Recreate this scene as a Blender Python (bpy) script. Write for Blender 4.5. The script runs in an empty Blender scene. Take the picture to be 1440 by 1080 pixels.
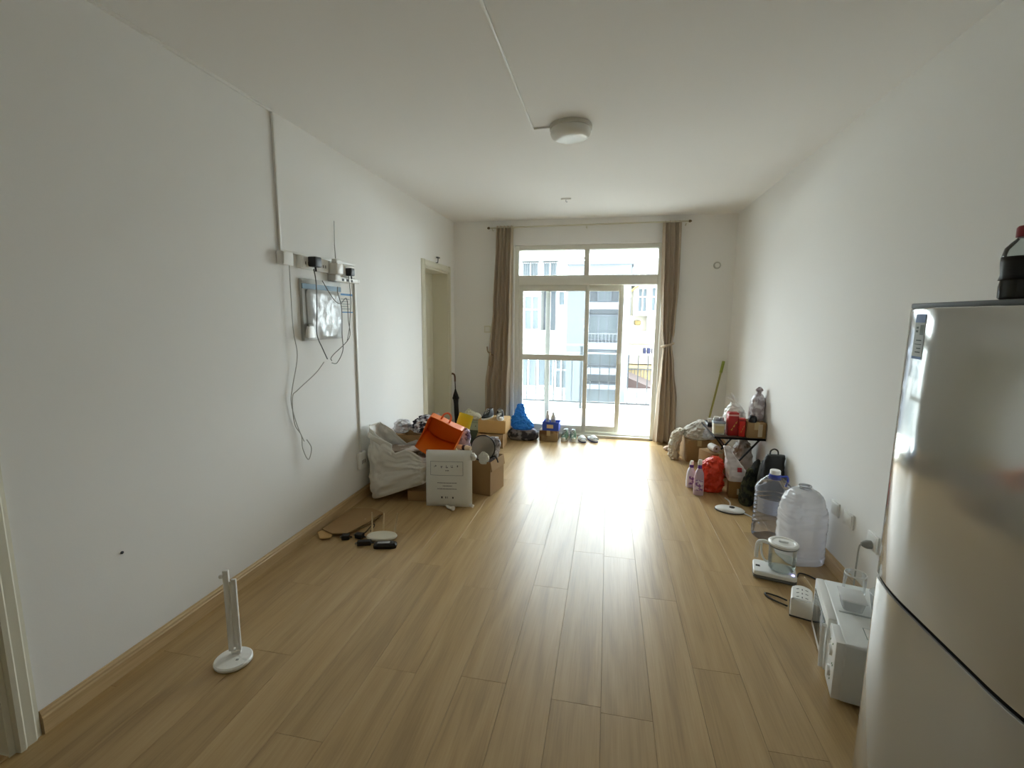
import bpy, bmesh, math, random
from mathutils import Vector, Matrix, noise
PI = math.pi
random.seed(7)
sc = bpy.context.scene
COL = sc.collection

# ------------------------------------------------------------------ camera, sky, exposure
CAM_H = 1.5
YAW, PITCH, ROLL = 0.200295, 0.142537, 0.008328
cd = bpy.data.cameras.new('camera')
cam = bpy.data.objects.new('camera', cd)
COL.objects.link(cam)
cd.sensor_width = 36.0
cd.lens = 36.0 * 657.64 / 1440.0
cd.clip_start = 0.02
cd.clip_end = 400
fwd = Vector((-math.sin(YAW) * math.cos(PITCH), math.cos(YAW) * math.cos(PITCH), -math.sin(PITCH)))
r0 = Vector((math.cos(YAW), math.sin(YAW), 0))
u0 = r0.cross(fwd)
rt = math.cos(ROLL) * r0 + math.sin(ROLL) * u0
up = -math.sin(ROLL) * r0 + math.cos(ROLL) * u0
mw = Matrix((rt, up, -fwd)).transposed().to_4x4()
mw.translation = (0, 0, CAM_H)
cam.matrix_world = mw
sc.camera = cam

world = bpy.data.worlds.new('overcast_sky')
sc.world = world
world.use_nodes = True
bg = world.node_tree.nodes['Background']
bg.inputs['Color'].default_value = (0.885, 0.975, 1.0, 1)
bg.inputs['Strength'].default_value = 19.5

sc.view_settings.view_transform = 'Standard'
sc.view_settings.look = 'None'
sc.view_settings.gamma = 1
sc.view_settings.use_curve_mapping = False
sc.view_settings.exposure = 0.0
sc.cycles.max_bounces = 24
sc.cycles.diffuse_bounces = 12
sc.cycles.transparent_max_bounces = 24

L, R, D, C, B = -1.947, 1.383, 5.822, 2.666, -1.9      # room faces: left, right, window wall, ceiling, rear wall
WX0, WX1, WZ = -1.165, 0.600, 2.372                    # window opening

# sampling portal in the photographed window's opening: gives off no light, only guides the sky's rays through it
pl = bpy.data.lights.new('window_daylight_portal', 'AREA')
pl.shape = 'RECTANGLE'
pl.size, pl.size_y = WX1 - WX0, WZ
pl.cycles.is_portal = True
po = bpy.data.objects.new('window_daylight_portal', pl)
COL.objects.link(po)
po.location = ((WX0 + WX1) / 2, D + 0.24, WZ / 2)
po.rotation_euler = (-PI / 2, 0, 0)

# ------------------------------------------------------------------ materials
def lin(c):
    c /= 255.0
    return c / 12.92 if c <= 0.04045 else ((c + 0.055) / 1.055) ** 2.4
def rgb(h):
    return (lin(int(h[0:2], 16)), lin(int(h[2:4], 16)), lin(int(h[4:6], 16)), 1)
MATS = {}
def mat(name, hexcol, rough=0.6, metal=0.0, var=0.0, vscale=6.0, bump=0.0, bscale=60.0, spec=0.5, coat=0.0, hex2=None, emit=0, trans=0.0):
    if name in MATS:
        return MATS[name]
    m = bpy.data.materials.new(name)
    m.use_nodes = True
    nt = m.node_tree
    b = nt.nodes['Principled BSDF']
    col = rgb(hexcol)
    b.inputs['Base Color'].default_value = col
    b.inputs['Roughness'].default_value = rough
    b.inputs['Metallic'].default_value = metal
    b.inputs['Specular IOR Level'].default_value = spec
    b.inputs['Coat Weight'].default_value = coat
    b.inputs['Coat Roughness'].default_value = 0.06
    if trans:
        b.inputs['Subsurface Weight'].default_value = 0.0
    tc = nt.nodes.new('ShaderNodeTexCoord')
    if var or hex2:
        n = nt.nodes.new('ShaderNodeTexNoise')
        n.inputs['Scale'].default_value = vscale
        n.inputs['Detail'].default_value = 4
        nt.links.new(tc.outputs['Object'], n.inputs['Vector'])
        mx = nt.nodes.new('ShaderNodeMix')
        mx.data_type = 'RGBA'
        c2 = rgb(hex2) if hex2 else tuple(max(0, x * (1 - var)) for x in col[:3]) + (1,)
        mx.inputs[6].default_value = col
        mx.inputs[7].default_value = c2
        if hex2:
            rp = nt.nodes.new('ShaderNodeMapRange')
            rp.inputs[1].default_value = 0.46
            rp.inputs[2].default_value = 0.56
            nt.links.new(n.outputs['Fac'], rp.inputs[0])
            nt.links.new(rp.outputs[0], mx.inputs[0])
        else:
            nt.links.new(n.outputs['Fac'], mx.inputs[0])
        nt.links.new(mx.outputs[2], b.inputs['Base Color'])
    if bump:
        n2 = nt.nodes.new('ShaderNodeTexNoise')
        n2.inputs['Scale'].default_value = bscale
        n2.inputs['Detail'].default_value = 3
        nt.links.new(tc.outputs['Object'], n2.inputs['Vector'])
        bp = nt.nodes.new('ShaderNodeBump')
        bp.inputs['Strength'].default_value = bump
        bp.inputs['Distance'].default_value = 0.01
        nt.links.new(n2.outputs['Fac'], bp.inputs['Height'])
        nt.links.new(bp.outputs['Normal'], b.inputs['Normal'])
    if emit:
        b.inputs['Emission Color'].default_value = col
        b.inputs['Emission Strength'].default_value = emit
    MATS[name] = m
    return m

def clear_mat(name, tint, haze=0.0, hazecol='FFFFFF', ior=1.45, rough=0.03, gloss=1.0):
    """thin clear sheet: fresnel mix of transparent and glossy, with a share of milky diffuse/translucent"""
    if name in MATS:
        return MATS[name]
    m = bpy.data.materials.new(name)
    m.use_nodes = True
    nt = m.node_tree
    for n in list(nt.nodes):
        nt.nodes.remove(n)
    out = nt.nodes.new('ShaderNodeOutputMaterial')
    tr = nt.nodes.new('ShaderNodeBsdfTransparent'); tr.inputs[0].default_value = rgb(tint)
    gl = nt.nodes.new('ShaderNodeBsdfGlossy'); gl.inputs['Roughness'].default_value = rough
    fr = nt.nodes.new('ShaderNodeLayerWeight'); fr.inputs['Blend'].default_value = 0.25
    mu = nt.nodes.new('ShaderNodeMath'); mu.operation = 'MULTIPLY'; mu.inputs[1].default_value = gloss
    nt.links.new(fr.outputs['Fresnel'], mu.inputs[0])
    mx = nt.nodes.new('ShaderNodeMixShader')
    nt.links.new(mu.outputs[0], mx.inputs[0])
    last = tr
    if haze:
        df = nt.nodes.new('ShaderNodeBsdfDiffuse'); df.inputs[0].default_value = rgb(hazecol)
        tl = nt.nodes.new('ShaderNodeBsdfTranslucent'); tl.inputs[0].default_value = rgb(hazecol)
        m1 = nt.nodes.new('ShaderNodeMixShader'); m1.inputs[0].default_value = 0.4
        nt.links.new(df.outputs[0], m1.inputs[1]); nt.links.new(tl.outputs[0], m1.inputs[2])
        m2 = nt.nodes.new('ShaderNodeMixShader'); m2.inputs[0].default_value = haze
        nt.links.new(tr.outputs[0], m2.inputs[1]); nt.links.new(m1.outputs[0], m2.inputs[2])
        last = m2
    nt.links.new(last.outputs[0], mx.inputs[1]); nt.links.new(gl.outputs[0], mx.inputs[2])
    nt.links.new(mx.outputs[0], out.inputs[0])
    MATS[name] = m
    return m

def wood_mat(name, dark, mid, light, rough, along=1, scale=1.0, coat=0.0):
    m = bpy.data.materials.new(name)
    m.use_nodes = True
    nt = m.node_tree
    b = nt.nodes['Principled BSDF']
    tc = nt.nodes.new('ShaderNodeTexCoord')
    oi = nt.nodes.new('ShaderNodeObjectInfo')
    cx = nt.nodes.new('ShaderNodeCombineXYZ')
    mm = nt.nodes.new('ShaderNodeMath'); mm.operation = 'MULTIPLY'; mm.inputs[1].default_value = 37.0
    nt.links.new(oi.outputs['Random'], mm.inputs[0])
    nt.links.new(mm.outputs[0], cx.inputs[0]); nt.links.new(mm.outputs[0], cx.inputs[1])
    ad = nt.nodes.new('ShaderNodeVectorMath'); ad.operation = 'ADD'
    nt.links.new(tc.outputs['Object'], ad.inputs[0]); nt.links.new(cx.outputs[0], ad.inputs[1])
    mp = nt.nodes.new('ShaderNodeMapping')
    s = [14 * scale, 14 * scale, 14 * scale]; s[along] = 1.1 * scale
    mp.inputs['Scale'].default_value = s
    nt.links.new(ad.outputs[0], mp.inputs['Vector'])
    n1 = nt.nodes.new('ShaderNodeTexNoise'); n1.inputs['Scale'].default_value = 1.0; n1.inputs['Detail'].default_value = 5; n1.inputs['Distortion'].default_value = 0.7
    nt.links.new(mp.outputs[0], n1.inputs['Vector'])
    mp2 = nt.nodes.new('ShaderNodeMapping')
    s2 = [150 * scale, 150 * scale, 150 * scale]; s2[along] = 4 * scale
    mp2.inputs['Scale'].default_value = s2
    nt.links.new(ad.outputs[0], mp2.inputs['Vector'])
    n2 = nt.nodes.new('ShaderNodeTexNoise'); n2.inputs['Scale'].default_value = 1.0; n2.inputs['Detail'].default_value = 2
    nt.links.new(mp2.outputs[0], n2.inputs['Vector'])
    mixf = nt.nodes.new('ShaderNodeMix'); mixf.inputs[0].default_value = 0.32
    nt.links.new(n1.outputs['Fac'], mixf.inputs[2]); nt.links.new(n2.outputs['Fac'], mixf.inputs[3])
    cr = nt.nodes.new('ShaderNodeValToRGB')
    e = cr.color_ramp.elements
    e[0].position = 0.33; e[0].color = rgb(dark)
    e[1].position = 0.68; e[1].color = rgb(light)
    k = e.new(0.5); k.color = rgb(mid)
    nt.links.new(mixf.outputs[0], cr.inputs[0])
    hs = nt.nodes.new('ShaderNodeHueSaturation')
    mr = nt.nodes.new('ShaderNodeMapRange'); mr.inputs[3].default_value = 0.96; mr.inputs[4].default_value = 1.04
    nt.links.new(oi.outputs['Random'], mr.inputs[0]); nt.links.new(mr.outputs[0], hs.inputs['Value'])
    nt.links.new(cr.outputs[0], hs.inputs['Color'])
    nt.links.new(hs.outputs[0], b.inputs['Base Color'])
    b.inputs['Roughness'].default_value = rough
    b.inputs['Coat Weight'].default_value = coat
    b.inputs['Coat Roughness'].default_value = 0.2
    bp = nt.nodes.new('ShaderNodeBump'); bp.inputs['Strength'].default_value = 0.06; bp.inputs['Distance'].default_value = 0.002
    nt.links.new(n2.outputs['Fac'], bp.inputs['Height']); nt.links.new(bp.outputs[0], b.inputs['Normal'])
    MATS[name] = m
    return m

WALL = mat('wall_paint', 'EEEEEC', 0.85, var=0.03, vscale=1.5, bump=0.03, bscale=120)
CEIL = mat('ceiling_paint', 'EFEFEE', 0.9, var=0.02, vscale=1.0)
TRIM = mat('cream_trim', 'DAD7C6', 0.5)
PVC = mat('white_pvc', 'E6E6E2', 0.35)
FRAMEM = mat('window_frame_white', 'DDDCD2', 0.35)
WOOD = wood_mat('laminate_plank', '9C8056', 'AF9264', 'BB9F73', 0.34)
BASEW = wood_mat('baseboard_wood', 'B2946A', 'C8AC80', 'D6BC92', 0.4)
SEAM = mat('seam_brown', '5A4630', 0.8)  # brown of the slab that shows in the plank joints
GLASS = clear_mat('window_glass', 'F7F9F9', haze=0.012)
GLASSD = clear_mat('dusty_glass', 'F4F6F7', haze=0.035, hazecol='E8F0F0')
WHITEP = mat('white_plastic', 'EDEDEA', 0.3)
WHITEM = mat('white_matte', 'E8E8E4', 0.6)
BLACKP = mat('black_plastic', '151517', 0.4)
DARKG = mat('dark_grey', '3A3A3C', 0.6)
CABLEW = mat('grey_white_cable', 'A9A9A2', 0.5)
CABLEB = mat('black_cable', '17140F', 0.5)
CARD = mat('cardboard', 'A5855A', 0.85, var=0.18, vscale=9, bump=0.05, bscale=90)
CARDL = mat('cardboard_pale', 'C9A36A', 0.85, var=0.12, vscale=9)
CARDD = mat('cardboard_dark', '6B4C30', 0.85, var=0.2, vscale=9)
PAPER = mat('white_paper', 'E4E3DF', 0.8)
PRINT = mat('dark_print', '4A4A4C', 0.8)
BAGW = mat('white_bag_plastic', 'DEDCD4', 0.42, bump=0.15, bscale=25)
CLEARBAG = clear_mat('clear_bag_film', 'F4F4F4', haze=0.5, hazecol='F0F0F0', rough=0.2)
ORANGE = mat('orange_paper', 'F07A12', 0.5, var=0.1, vscale=5)
YELLOW = mat('yellow_packaging', 'E0C818', 0.45, var=0.15, vscale=12)
REDBAG = mat('orange_red_bag', 'E8401C', 0.35, var=0.2, vscale=9)
RED = mat('red_packaging', 'B3201C', 0.45, var=0.15, vscale=20)
def fabric_mat(name, hexcol, share):
    m = mat(name, hexcol, 0.85, var=0.1, vscale=5, bump=0.1, bscale=300, spec=0.15)
    nt = m.node_tree
    b = nt.nodes['Principled BSDF']; out = nt.nodes['Material Output']
    tl = nt.nodes.new('ShaderNodeBsdfTranslucent'); tl.inputs[0].default_value = rgb(hexcol)
    mx_ = nt.nodes.new('ShaderNodeMixShader'); mx_.inputs[0].default_value = share
    nt.links.new(b.outputs[0], mx_.inputs[1]); nt.links.new(tl.outputs[0], mx_.inputs[2]); nt.links.new(mx_.outputs[0], out.inputs[0])
    return m
BLUE = fabric_mat('blue_plastic', '4FA6E8', 0.3)
CURT = fabric_mat('taupe_curtain', 'CDBFAC', 0.18)
METAL = mat('grey_metal', '8A8C8C', 0.3, metal=0.8)

# ------------------------------------------------------------------ mesh tools
class G:
    def __init__(s):
        s.v = []; s.f = []
    def add(s, vs, fs):
        o = len(s.v); s.v += [Vector(p) for p in vs]; s.f += [tuple(i + o for i in q) for q in fs]; return s
    def box(s, x0, x1, y0, y1, z0, z1, M=None):
        vs = [Vector((x, y, z)) for z in (z0, z1) for y in (y0, y1) for x in (x0, x1)]
        if M: vs = [M @ p for p in vs]
        return s.add(vs, [(0, 2, 3, 1), (4, 5, 7, 6), (0, 1, 5, 4), (2, 6, 7, 3), (0, 4, 6, 2), (1, 3, 7, 5)])
    def lathe(s, prof, n=32, c=(0, 0), sx=1, sy=1, M=None, caps=True):
        vs = []; fs = []
        for r, z in prof:
            for k in range(n):
                a = 2 * PI * k / n
                vs.append(Vector((c[0] + r * sx * math.cos(a), c[1] + r * sy * math.sin(a), z)))
        if M: vs = [M @ p for p in vs]
        m = len(prof)
        for i in range(m - 1):
            for k in range(n):
                k2 = (k + 1) % n
                fs.append((i * n + k, i * n + k2, (i + 1) * n + k2, (i + 1) * n + k))
        if caps:
            if prof[0][0] > 1e-5: fs.append(tuple(reversed(range(n))))
            if prof[-1][0] > 1e-5: fs.append(tuple((m - 1) * n + k for k in range(n)))
        return s.add(vs, fs)
    def tube(s, path, r, n=8):
        P = [Vector(p) for p in path]; m = len(P)
        t0 = (P[1] - P[0]).normalized()
        ref = Vector((0, 0, 1)) if abs(t0.z) < 0.9 else Vector((1, 0, 0))
        u = t0.cross(ref).normalized()
        vs = []; fs = []
        for i in range(m):
            t = (P[min(i + 1, m - 1)] - P[max(i - 1, 0)]).normalized()
            u = (u - t * u.dot(t)).normalized(); w = t.cross(u)
            rr = r[i] if isinstance(r, (list, tuple)) else r
            for k in range(n):
                a = 2 * PI * k / n
                vs.append(P[i] + (u * math.cos(a) + w * math.sin(a)) * rr)
        for i in range(m - 1):
            for k in range(n):
                k2 = (k + 1) % n
                fs.append((i * n + k, i * n + k2, (i + 1) * n + k2, (i + 1) * n + k))
        fs.append(tuple(reversed(range(n)))); fs.append(tuple((m - 1) * n + k for k in range(n)))
        return s.add(vs, fs)
    def prism(s, poly, a0, a1, axis='z', M=None):
        n = len(poly)
        def P(p, a):
            if axis == 'z': return Vector((p[0], p[1], a))
            if axis == 'x': return Vector((a, p[0], p[1]))
            return Vector((p[0], a, p[1]))
        vs = [P(p, a0) for p in poly] + [P(p, a1) for p in poly]
        if M: vs = [M @ p for p in vs]
        fs = [tuple(reversed(range(n))), tuple(range(n, 2 * n))]
        for k in range(n):
            k2 = (k + 1) % n
            fs.append((k, k2, n + k2, n + k))
        return s.add(vs, fs)
    def loft(s, rings, n=40, nz=26, sq=2.0, amp=0.0, scale=9.0, seed=0, top=True, bottom=True, M=None):
        """rings: (z, cx, cy, rx, ry); smooth interpolation upwards, superellipse section, ridged-noise creases"""
        vs = []; fs = []; K = len(rings)
        def cr(a, b, c, d, t):
            return 0.5 * ((2 * b) + (-a + c) * t + (2 * a - 5 * b + 4 * c - d) * t * t + (-a + 3 * b - 3 * c + d) * t ** 3)
        for i in range(nz + 1):
            g = i / nz * (K - 1); j = min(int(g), K - 2); t = g - j
            q = [rings[max(j - 1, 0)], rings[j], rings[j + 1], rings[min(j + 2, K - 1)]]
            z, cx, cy, rx, ry = [cr(*[w[d] for w in q], t) for d in range(5)]
            rx = max(rx, 0.002); ry = max(ry, 0.002)
            for k in range(n):
                a = 2 * PI * k / n
                ca, sa = math.cos(a), math.sin(a)
                e = 2.0 / sq
                p = Vector((cx + rx * math.copysign(abs(ca) ** e, ca), cy + ry * math.copysign(abs(sa) ** e, sa), z))
                if amp:
                    o = Vector((seed * 3.17, seed * 1.73, seed * 0.71))
                    d = 0
                    for wt_, fq in ((.75, 1.3), (.8, 2.9), (.6, 6.0)):
                        d += wt_ * (0.42 - abs(noise.noise(p * scale * fq + o * fq)) * 2.0)
                    d *= amp
                    f = min(1.0, 4 * min(i / nz + 0.06, 1.0))
                    nrm = Vector((ca / rx, sa / ry, 0)).normalized()
                    nrm.z = 0.25 * (noise.noise(p * scale * 0.8 - o))
                    p = p + nrm * d * f
                vs.append(p)
        zmin = min(r[0] for r in rings)
        for p in vs: p.z = max(p.z, zmin)
        if M: vs = [M @ p for p in vs]
        for i in range(nz):
            for k in range(n):
                k2 = (k + 1) % n
                fs.append((i * n + k, i * n + k2, (i + 1) * n + k2, (i + 1) * n + k))
        if bottom: fs.append(tuple(reversed(range(n))))
        if top: fs.append(tuple(nz * n + k for k in range(n)))
        return s.add(vs, fs)
    def sheet(s, fn, nu, nv):
        vs = [fn(i / nu, j / nv) for j in range(nv + 1) for i in range(nu + 1)]
        fs = [(j * (nu + 1) + i, j * (nu + 1) + i + 1, (j + 1) * (nu + 1) + i + 1, (j + 1) * (nu + 1) + i) for j in range(nv) for i in range(nu)]
        return s.add(vs, fs)
    def build(s, name, m, parent=None, bevel=0.0, seg=2, smooth=True, solid=0.0, angle=40, loc=None, rotz=0):
        me = bpy.data.meshes.new(name)
        bm = bmesh.new()
        bv = [bm.verts.new(p) for p in s.v]
        for q in s.f:
            try: bm.faces.new([bv[i] for i in q])
            except ValueError: pass
        bmesh.ops.recalc_face_normals(bm, faces=bm.faces)
        if bevel:
            ed = [e for e in bm.edges if len(e.link_faces) == 2 and e.calc_face_angle(0) > 0.6]
            bmesh.ops.bevel(bm, geom=ed, offset=bevel, segments=seg, profile=0.5, affect='EDGES')
        if smooth:
            for f in bm.faces: f.smooth = True
            for e in bm.edges:
                if len(e.link_faces) == 2 and e.calc_face_angle(0) > math.radians(angle): e.smooth = False
        bm.to_mesh(me); bm.free()
        o = bpy.data.objects.new(name, me)
        COL.objects.link(o)
        me.materials.append(m)
        if parent: o.parent = parent
        if loc: o.location = loc
        if rotz: o.rotation_euler = (0, 0, rotz)
        if solid:
            md = o.modifiers.new('thickness', 'SOLIDIFY'); md.thickness = solid; md.offset = 0
        return o

def tag(o, label, cat, group=None):
    o['label'] = label; o['category'] = cat
    if group: o['group'] = group
    return o
def thing(name, label, cat, loc=(0, 0, 0), rotz=0, group=None):
    o = bpy.data.objects.new(name, None)
    o.empty_display_size = 0.05
    COL.objects.link(o)
    o.location = loc; o.rotation_euler = (0, 0, rotz)
    return tag(o, label, cat, group)
def struct(o):
    o['kind'] = 'structure'
    return o
def sroot(name, loc=(0, 0, 0)):
    o = bpy.data.objects.new(name, None); o.empty_display_size = 0.05
    COL.objects.link(o); o.location = loc
    return struct(o)
def smoothpath(pts, k=6):
    P = [Vector(p) for p in pts]; out = []
    for i in range(len(P) - 1):
        a, b, c, d = P[max(i - 1, 0)], P[i], P[i + 1], P[min(i + 2, len(P) - 1)]
        for j in range(k):
            t = j / k
            out.append(0.5 * ((2 * b) + (-a + c) * t + (2 * a - 5 * b + 4 * c - d) * t * t + (-a + 3 * b - 3 * c + d) * t ** 3))
    out.append(P[-1])
    return out
def rot(axis, deg, c=(0, 0, 0)):
    c = Vector(c)
    return Matrix.Translation(c) @ Matrix.Rotation(math.radians(deg), 4, axis) @ Matrix.Translation(-c)

# ================================================================== THE ROOM
T = 0.24
# doors in the left wall: opening (y0, y1, z)
DF = (4.81, 5.585, 2.03)
DN = (0.15, 1.045, 2.03)
g = G()
ys = [B - T, DN[0], DN[1], DF[0], DF[1], D + T]
for a, b in ((0, 1), (2, 3), (4, 5)):
    g.box(L - T, L, ys[a], ys[b], 0, C)
g.box(L - T, L, DN[0], DN[1], DN[2], C); g.box(L - T, L, DF[0], DF[1], DF[2], C)
struct(g.build('wall_left', WALL, smooth=False))
struct(G().box(R, R + T, B - T, D + T, 0, C).build('wall_right', WALL, smooth=False))
g = G().box(L, WX0, D, D + T, 0, C).box(WX1, R, D, D + T, 0, C).box(WX0, WX1, D, D + T, WZ, C)
struct(g.build('wall_back', WALL, smooth=False))
struct(G().box(L, R, B - T, B, 0, C).build('wall_rear', WALL, smooth=False))
struct(G().box(L - T, R + T, B - T, D + T, C, C + 0.2).build('ceiling', CEIL, smooth=False))

# floor: slab and laminate planks
floor = struct(G().box(L - T, R + T, B - T, D + T, -0.2, -0.010).build('floor', SEAM, smooth=False))
PW, PL = 0.193, 1.215
x = 0.219 - PW * 12; col_i = 0
cache = {}
while x < R:
    x0, x1 = max(x, L), min(x + PW, R)
    if x1 - x0 > 0.012:
        y = B - random.random() * PL
        while y < D + 0.02:
            y0, y1 = max(y, B), min(y + PL, D + 0.02)
            if y1 - y0 > 0.02:
                w, l = round(x1 - x0, 4), round(y1 - y0, 4)
                if (w, l) in cache:
                    o = bpy.data.objects.new('plank', cache[(w, l)]); COL.objects.link(o); o.parent = floor
                else:
                    o = G().box(-w / 2 + .0004, w / 2 - .0004, -l / 2 + .0004, l / 2 - .0004, -0.010, 0.0).build('plank', WOOD, floor, bevel=0.0005, seg=1, smooth=False)
                    cache[(w, l)] = o.data
                o.location = ((x0 + x1) / 2, (y0 + y1) / 2, 0)
            y += PL
    x += PW; col_i += 1

# baseboards with a stepped top
def baseprof(h=0.088, t=0.016):
    return [(0, 0), (t, 0), (t, h * 0.70), (t * 0.72, h * 0.76), (t * 0.72, h * 0.86), (t * 0.4, h * 0.93), (t * 0.35, h), (0, h)]
def baseboard(name, axis, wallpos, sgn, a0, a1):
    poly = [(wallpos + sgn * p, z) for p, z in baseprof()]
    g = G()
    g.prism(poly, a0, a1, axis='y') if axis == 'y' else g.prism(poly, a0, a1, axis='x')
    return struct(g.build(name, BASEW, smooth=False))
baseboard('baseboard_left', 'y', L, 1, DN[1] + 0.078, DF[0] - 0.07)
baseboard('baseboard_right', 'y', R, -1, B, D)
baseboard('baseboard_back', 'x', D, -1, WX1 + 0.02, R - 0.017)
baseboard('baseboard_back', 'x', D, -1, L + 0.001, WX0 - 0.02)

# ---- doors in the left wall
def door(name, o3, leafmat):
    y0, y1, z1 = o3
    r = sroot(name, (L, (y0 + y1) / 2, 0))
    w = (y1 - y0) / 2; cw = 0.072
    prof = [(0, 0), (0.022, 0.004), (0.024, 0.018), (0.016, 0.026), (0.018, 0.052), (0.010, 0.060), (0.008, cw), (0, cw)]
    for sgn in (-1, 1):
        G().prism([(p, sgn * (w + q)) for p, q in prof], 0, z1 + (cw if True else 0), axis='z').build('casing', TRIM, r, smooth=False)
    G().prism([(p, z1 + q) for p, q in prof], -w - 0.0, w + 0.0, axis='y').build('casing', TRIM, r, smooth=False)
    for sgn in (-1, 1):
        G().box(-T, 0.004, min(sgn * w, sgn * (w - 0.018)), max(sgn * w, sgn * (w - 0.018)), 0, z1).build('jamb', TRIM, r, smooth=False)
    G().box(-T, 0.004, -w + 0.018, w - 0.018, z1 - 0.018, z1).build('jamb', TRIM, r, smooth=False)
    lf = G().box(-T + 0.005, -T + 0.045, -w + 0.02, w - 0.02, 0.006, z1 - 0.02).build('leaf', leafmat, r, bevel=0.003)
    for za, zb in ((0.14, 0.86), (1.02, z1 - 0.16)):
        G().box(-T + 0.043, -T + 0.052, -w + 0.14, w - 0.14, za, zb).build('panel', leafmat, lf, bevel=0.008)
    hd = G().lathe([(0.024, -0.006), (0.024, 0.004), (0.008, 0.006), (0.008, 0.045)], 16, M=Matrix.Translation((-T + 0.045, -w + 0.08, 1.0)) @ Matrix.Rotation(PI / 2, 4, 'Y'))
    hd.box(-T + 0.083, -T + 0.098, -w + 0.07, -w + 0.19, 0.99, 1.01)
    hd.build('handle', METAL, lf, bevel=0.003)
    G().box(-T, 0.0, -w + .018, w - .018, -.012, .004).build('threshold', BASEW, r, smooth=False)
    return r
door('door_1', DF, TRIM)
door('door_2', DN, TRIM)
# a small screw hook above the far door
hk = thing('door_hook', 'small dark metal hook screwed in above the cream door frame', 'hook', (L, 5.16, 2.10))
G().tube([(0.0, 0, 0.0), (0.03, 0, 0.0), (0.034, 0, 0.03), (0.034, 0, 0.055)], 0.005, 6).build('shank', DARKG, hk)
G().box(0.022, 0.046, -0.03, 0.03, 0.05, 0.062).build('crossbar', DARKG, hk)

# ---- sliding window door in the back wall
win = sroot('window_1', ((WX0 + WX1) / 2, D + 0.10, 0))
W2 = (WX1 - WX0) / 2
FY0, FY1 = -0.05, 0.09
for sgn in (-1, 1):
    a, b = sorted((sgn * W2, sgn * (W2 - 0.05)))
    G().box(a, b, FY0, FY1, 0, WZ).build('window_frame', FRAMEM, win, bevel=0.004)
G().box(-W2 + .05, W2 - .05, FY0, FY1, WZ - 0.055, WZ).build('window_frame', FRAMEM, win, bevel=0.004)
G().box(-W2 + .05, W2 - .05, FY0, FY1, 1.895, 2.012).build('transom_bar', FRAMEM, win, bevel=0.006)
sill = G().box(-W2 + .05, W2 - .05, FY0 - 0.03, FY1, 0, 0.03)
sill.box(-W2 + .05, W2 - .05, -0.035, -0.027, 0.03, 0.048).box(-W2 + .05, W2 - .05, 0.018, 0.026, 0.03, 0.048).box(-W2 + .05, W2 - .05, 0.07, 0.078, 0.03, 0.048)
sill.build('threshold', FRAMEM, win, bevel=0.002)
mx = -0.282 - (WX0 + WX1) / 2
G().box(mx - 0.03, mx + 0.03, FY0 + .01, FY1 - .01, 2.012, WZ - 0.055).build('mullion', FRAMEM, win, bevel=0.004)
G().box(-W2 + .05, mx - 0.03, 0.015, 0.021, 2.012, WZ - 0.055).build('transom_pane', GLASS, win, smooth=False)
G().box(mx + 0.03, W2 - .05, 0.015, 0.021, 2.012, WZ - 0.055).build('transom_pane', GLASS, win, smooth=False)
def panel(x0, x1, yc, stile, mid, gm):
    g = G()
    z0, z1 = 0.05, 1.897
    h = 0.018
    g.box(x0, x0 + stile, yc - h, yc + h, z0, z1).box(x1 - stile, x1, yc - h, yc + h, z0, z1)
    g.box(x0 + stile, x1 - stile, yc - h, yc + h, z0, z0 + 0.075).box(x0 + stile, x1 - stile, yc - h, yc + h, z1 - 0.075, z1)
    if mid: g.box(x0 + stile, x1 - stile, yc - h, yc + h, mid - 0.035, mid + 0.035)
    p = g.build('sliding_panel', FRAMEM, win, bevel=0.003)
    if mid:
        G().box(x0 + stile, x1 - stile, yc - .002, yc + .002, z0 + .075, mid - .035).build('pane', gm, p, smooth=False)
        G().box(x0 + stile, x1 - stile, yc - .002, yc + .002, mid + .035, z1 - .075).build('pane', gm, p, smooth=False)
    else:
        G().box(x0 + stile, x1 - stile, yc - .002, yc + .002, z0 + .075, z1 - .075).build('pane', gm, p, smooth=False)
    G().box(x1 - stile * .75, x1 - stile * .25, yc - h - .014, yc - h, .93, 1.06).build('latch', WHITEP, p, bevel=0.003)
    return p
cxw = (WX0 + WX1) / 2
panel(-1.115 - cxw, -0.238 - cxw, 0.000, 0.052, 0.995, GLASSD)
panel(-0.78 - cxw, 0.175 - cxw, 0.048, 0.058, None, GLASSD)

# ---- balcony
BY = 7.86
struct(G().box(-3.4, 2.6, D + T, BY, -0.2, -0.012).build('balcony_floor', mat('balcony_tile', 'D8D6D0', 0.5), smooth=False))
struct(G().box(-3.4, 2.6, BY, BY + 0.1, -0.2, 0.05).build('balcony_kerb', mat('balcony_kerb_paint', 'D8D8D4', 0.7), smooth=False))
rl = thing('balcony_railing', 'metal balcony railing with pale top rails and thin dark bars outside the glass door', 'railing', (0, BY - 0.06, 0))
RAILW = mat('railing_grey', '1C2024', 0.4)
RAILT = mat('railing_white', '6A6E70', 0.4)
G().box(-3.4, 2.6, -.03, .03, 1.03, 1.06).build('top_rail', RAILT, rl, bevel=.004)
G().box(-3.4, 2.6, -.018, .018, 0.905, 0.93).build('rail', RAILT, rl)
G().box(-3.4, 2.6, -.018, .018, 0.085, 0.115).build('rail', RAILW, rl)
xx = -3.3
bal = None; i = 0
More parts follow.
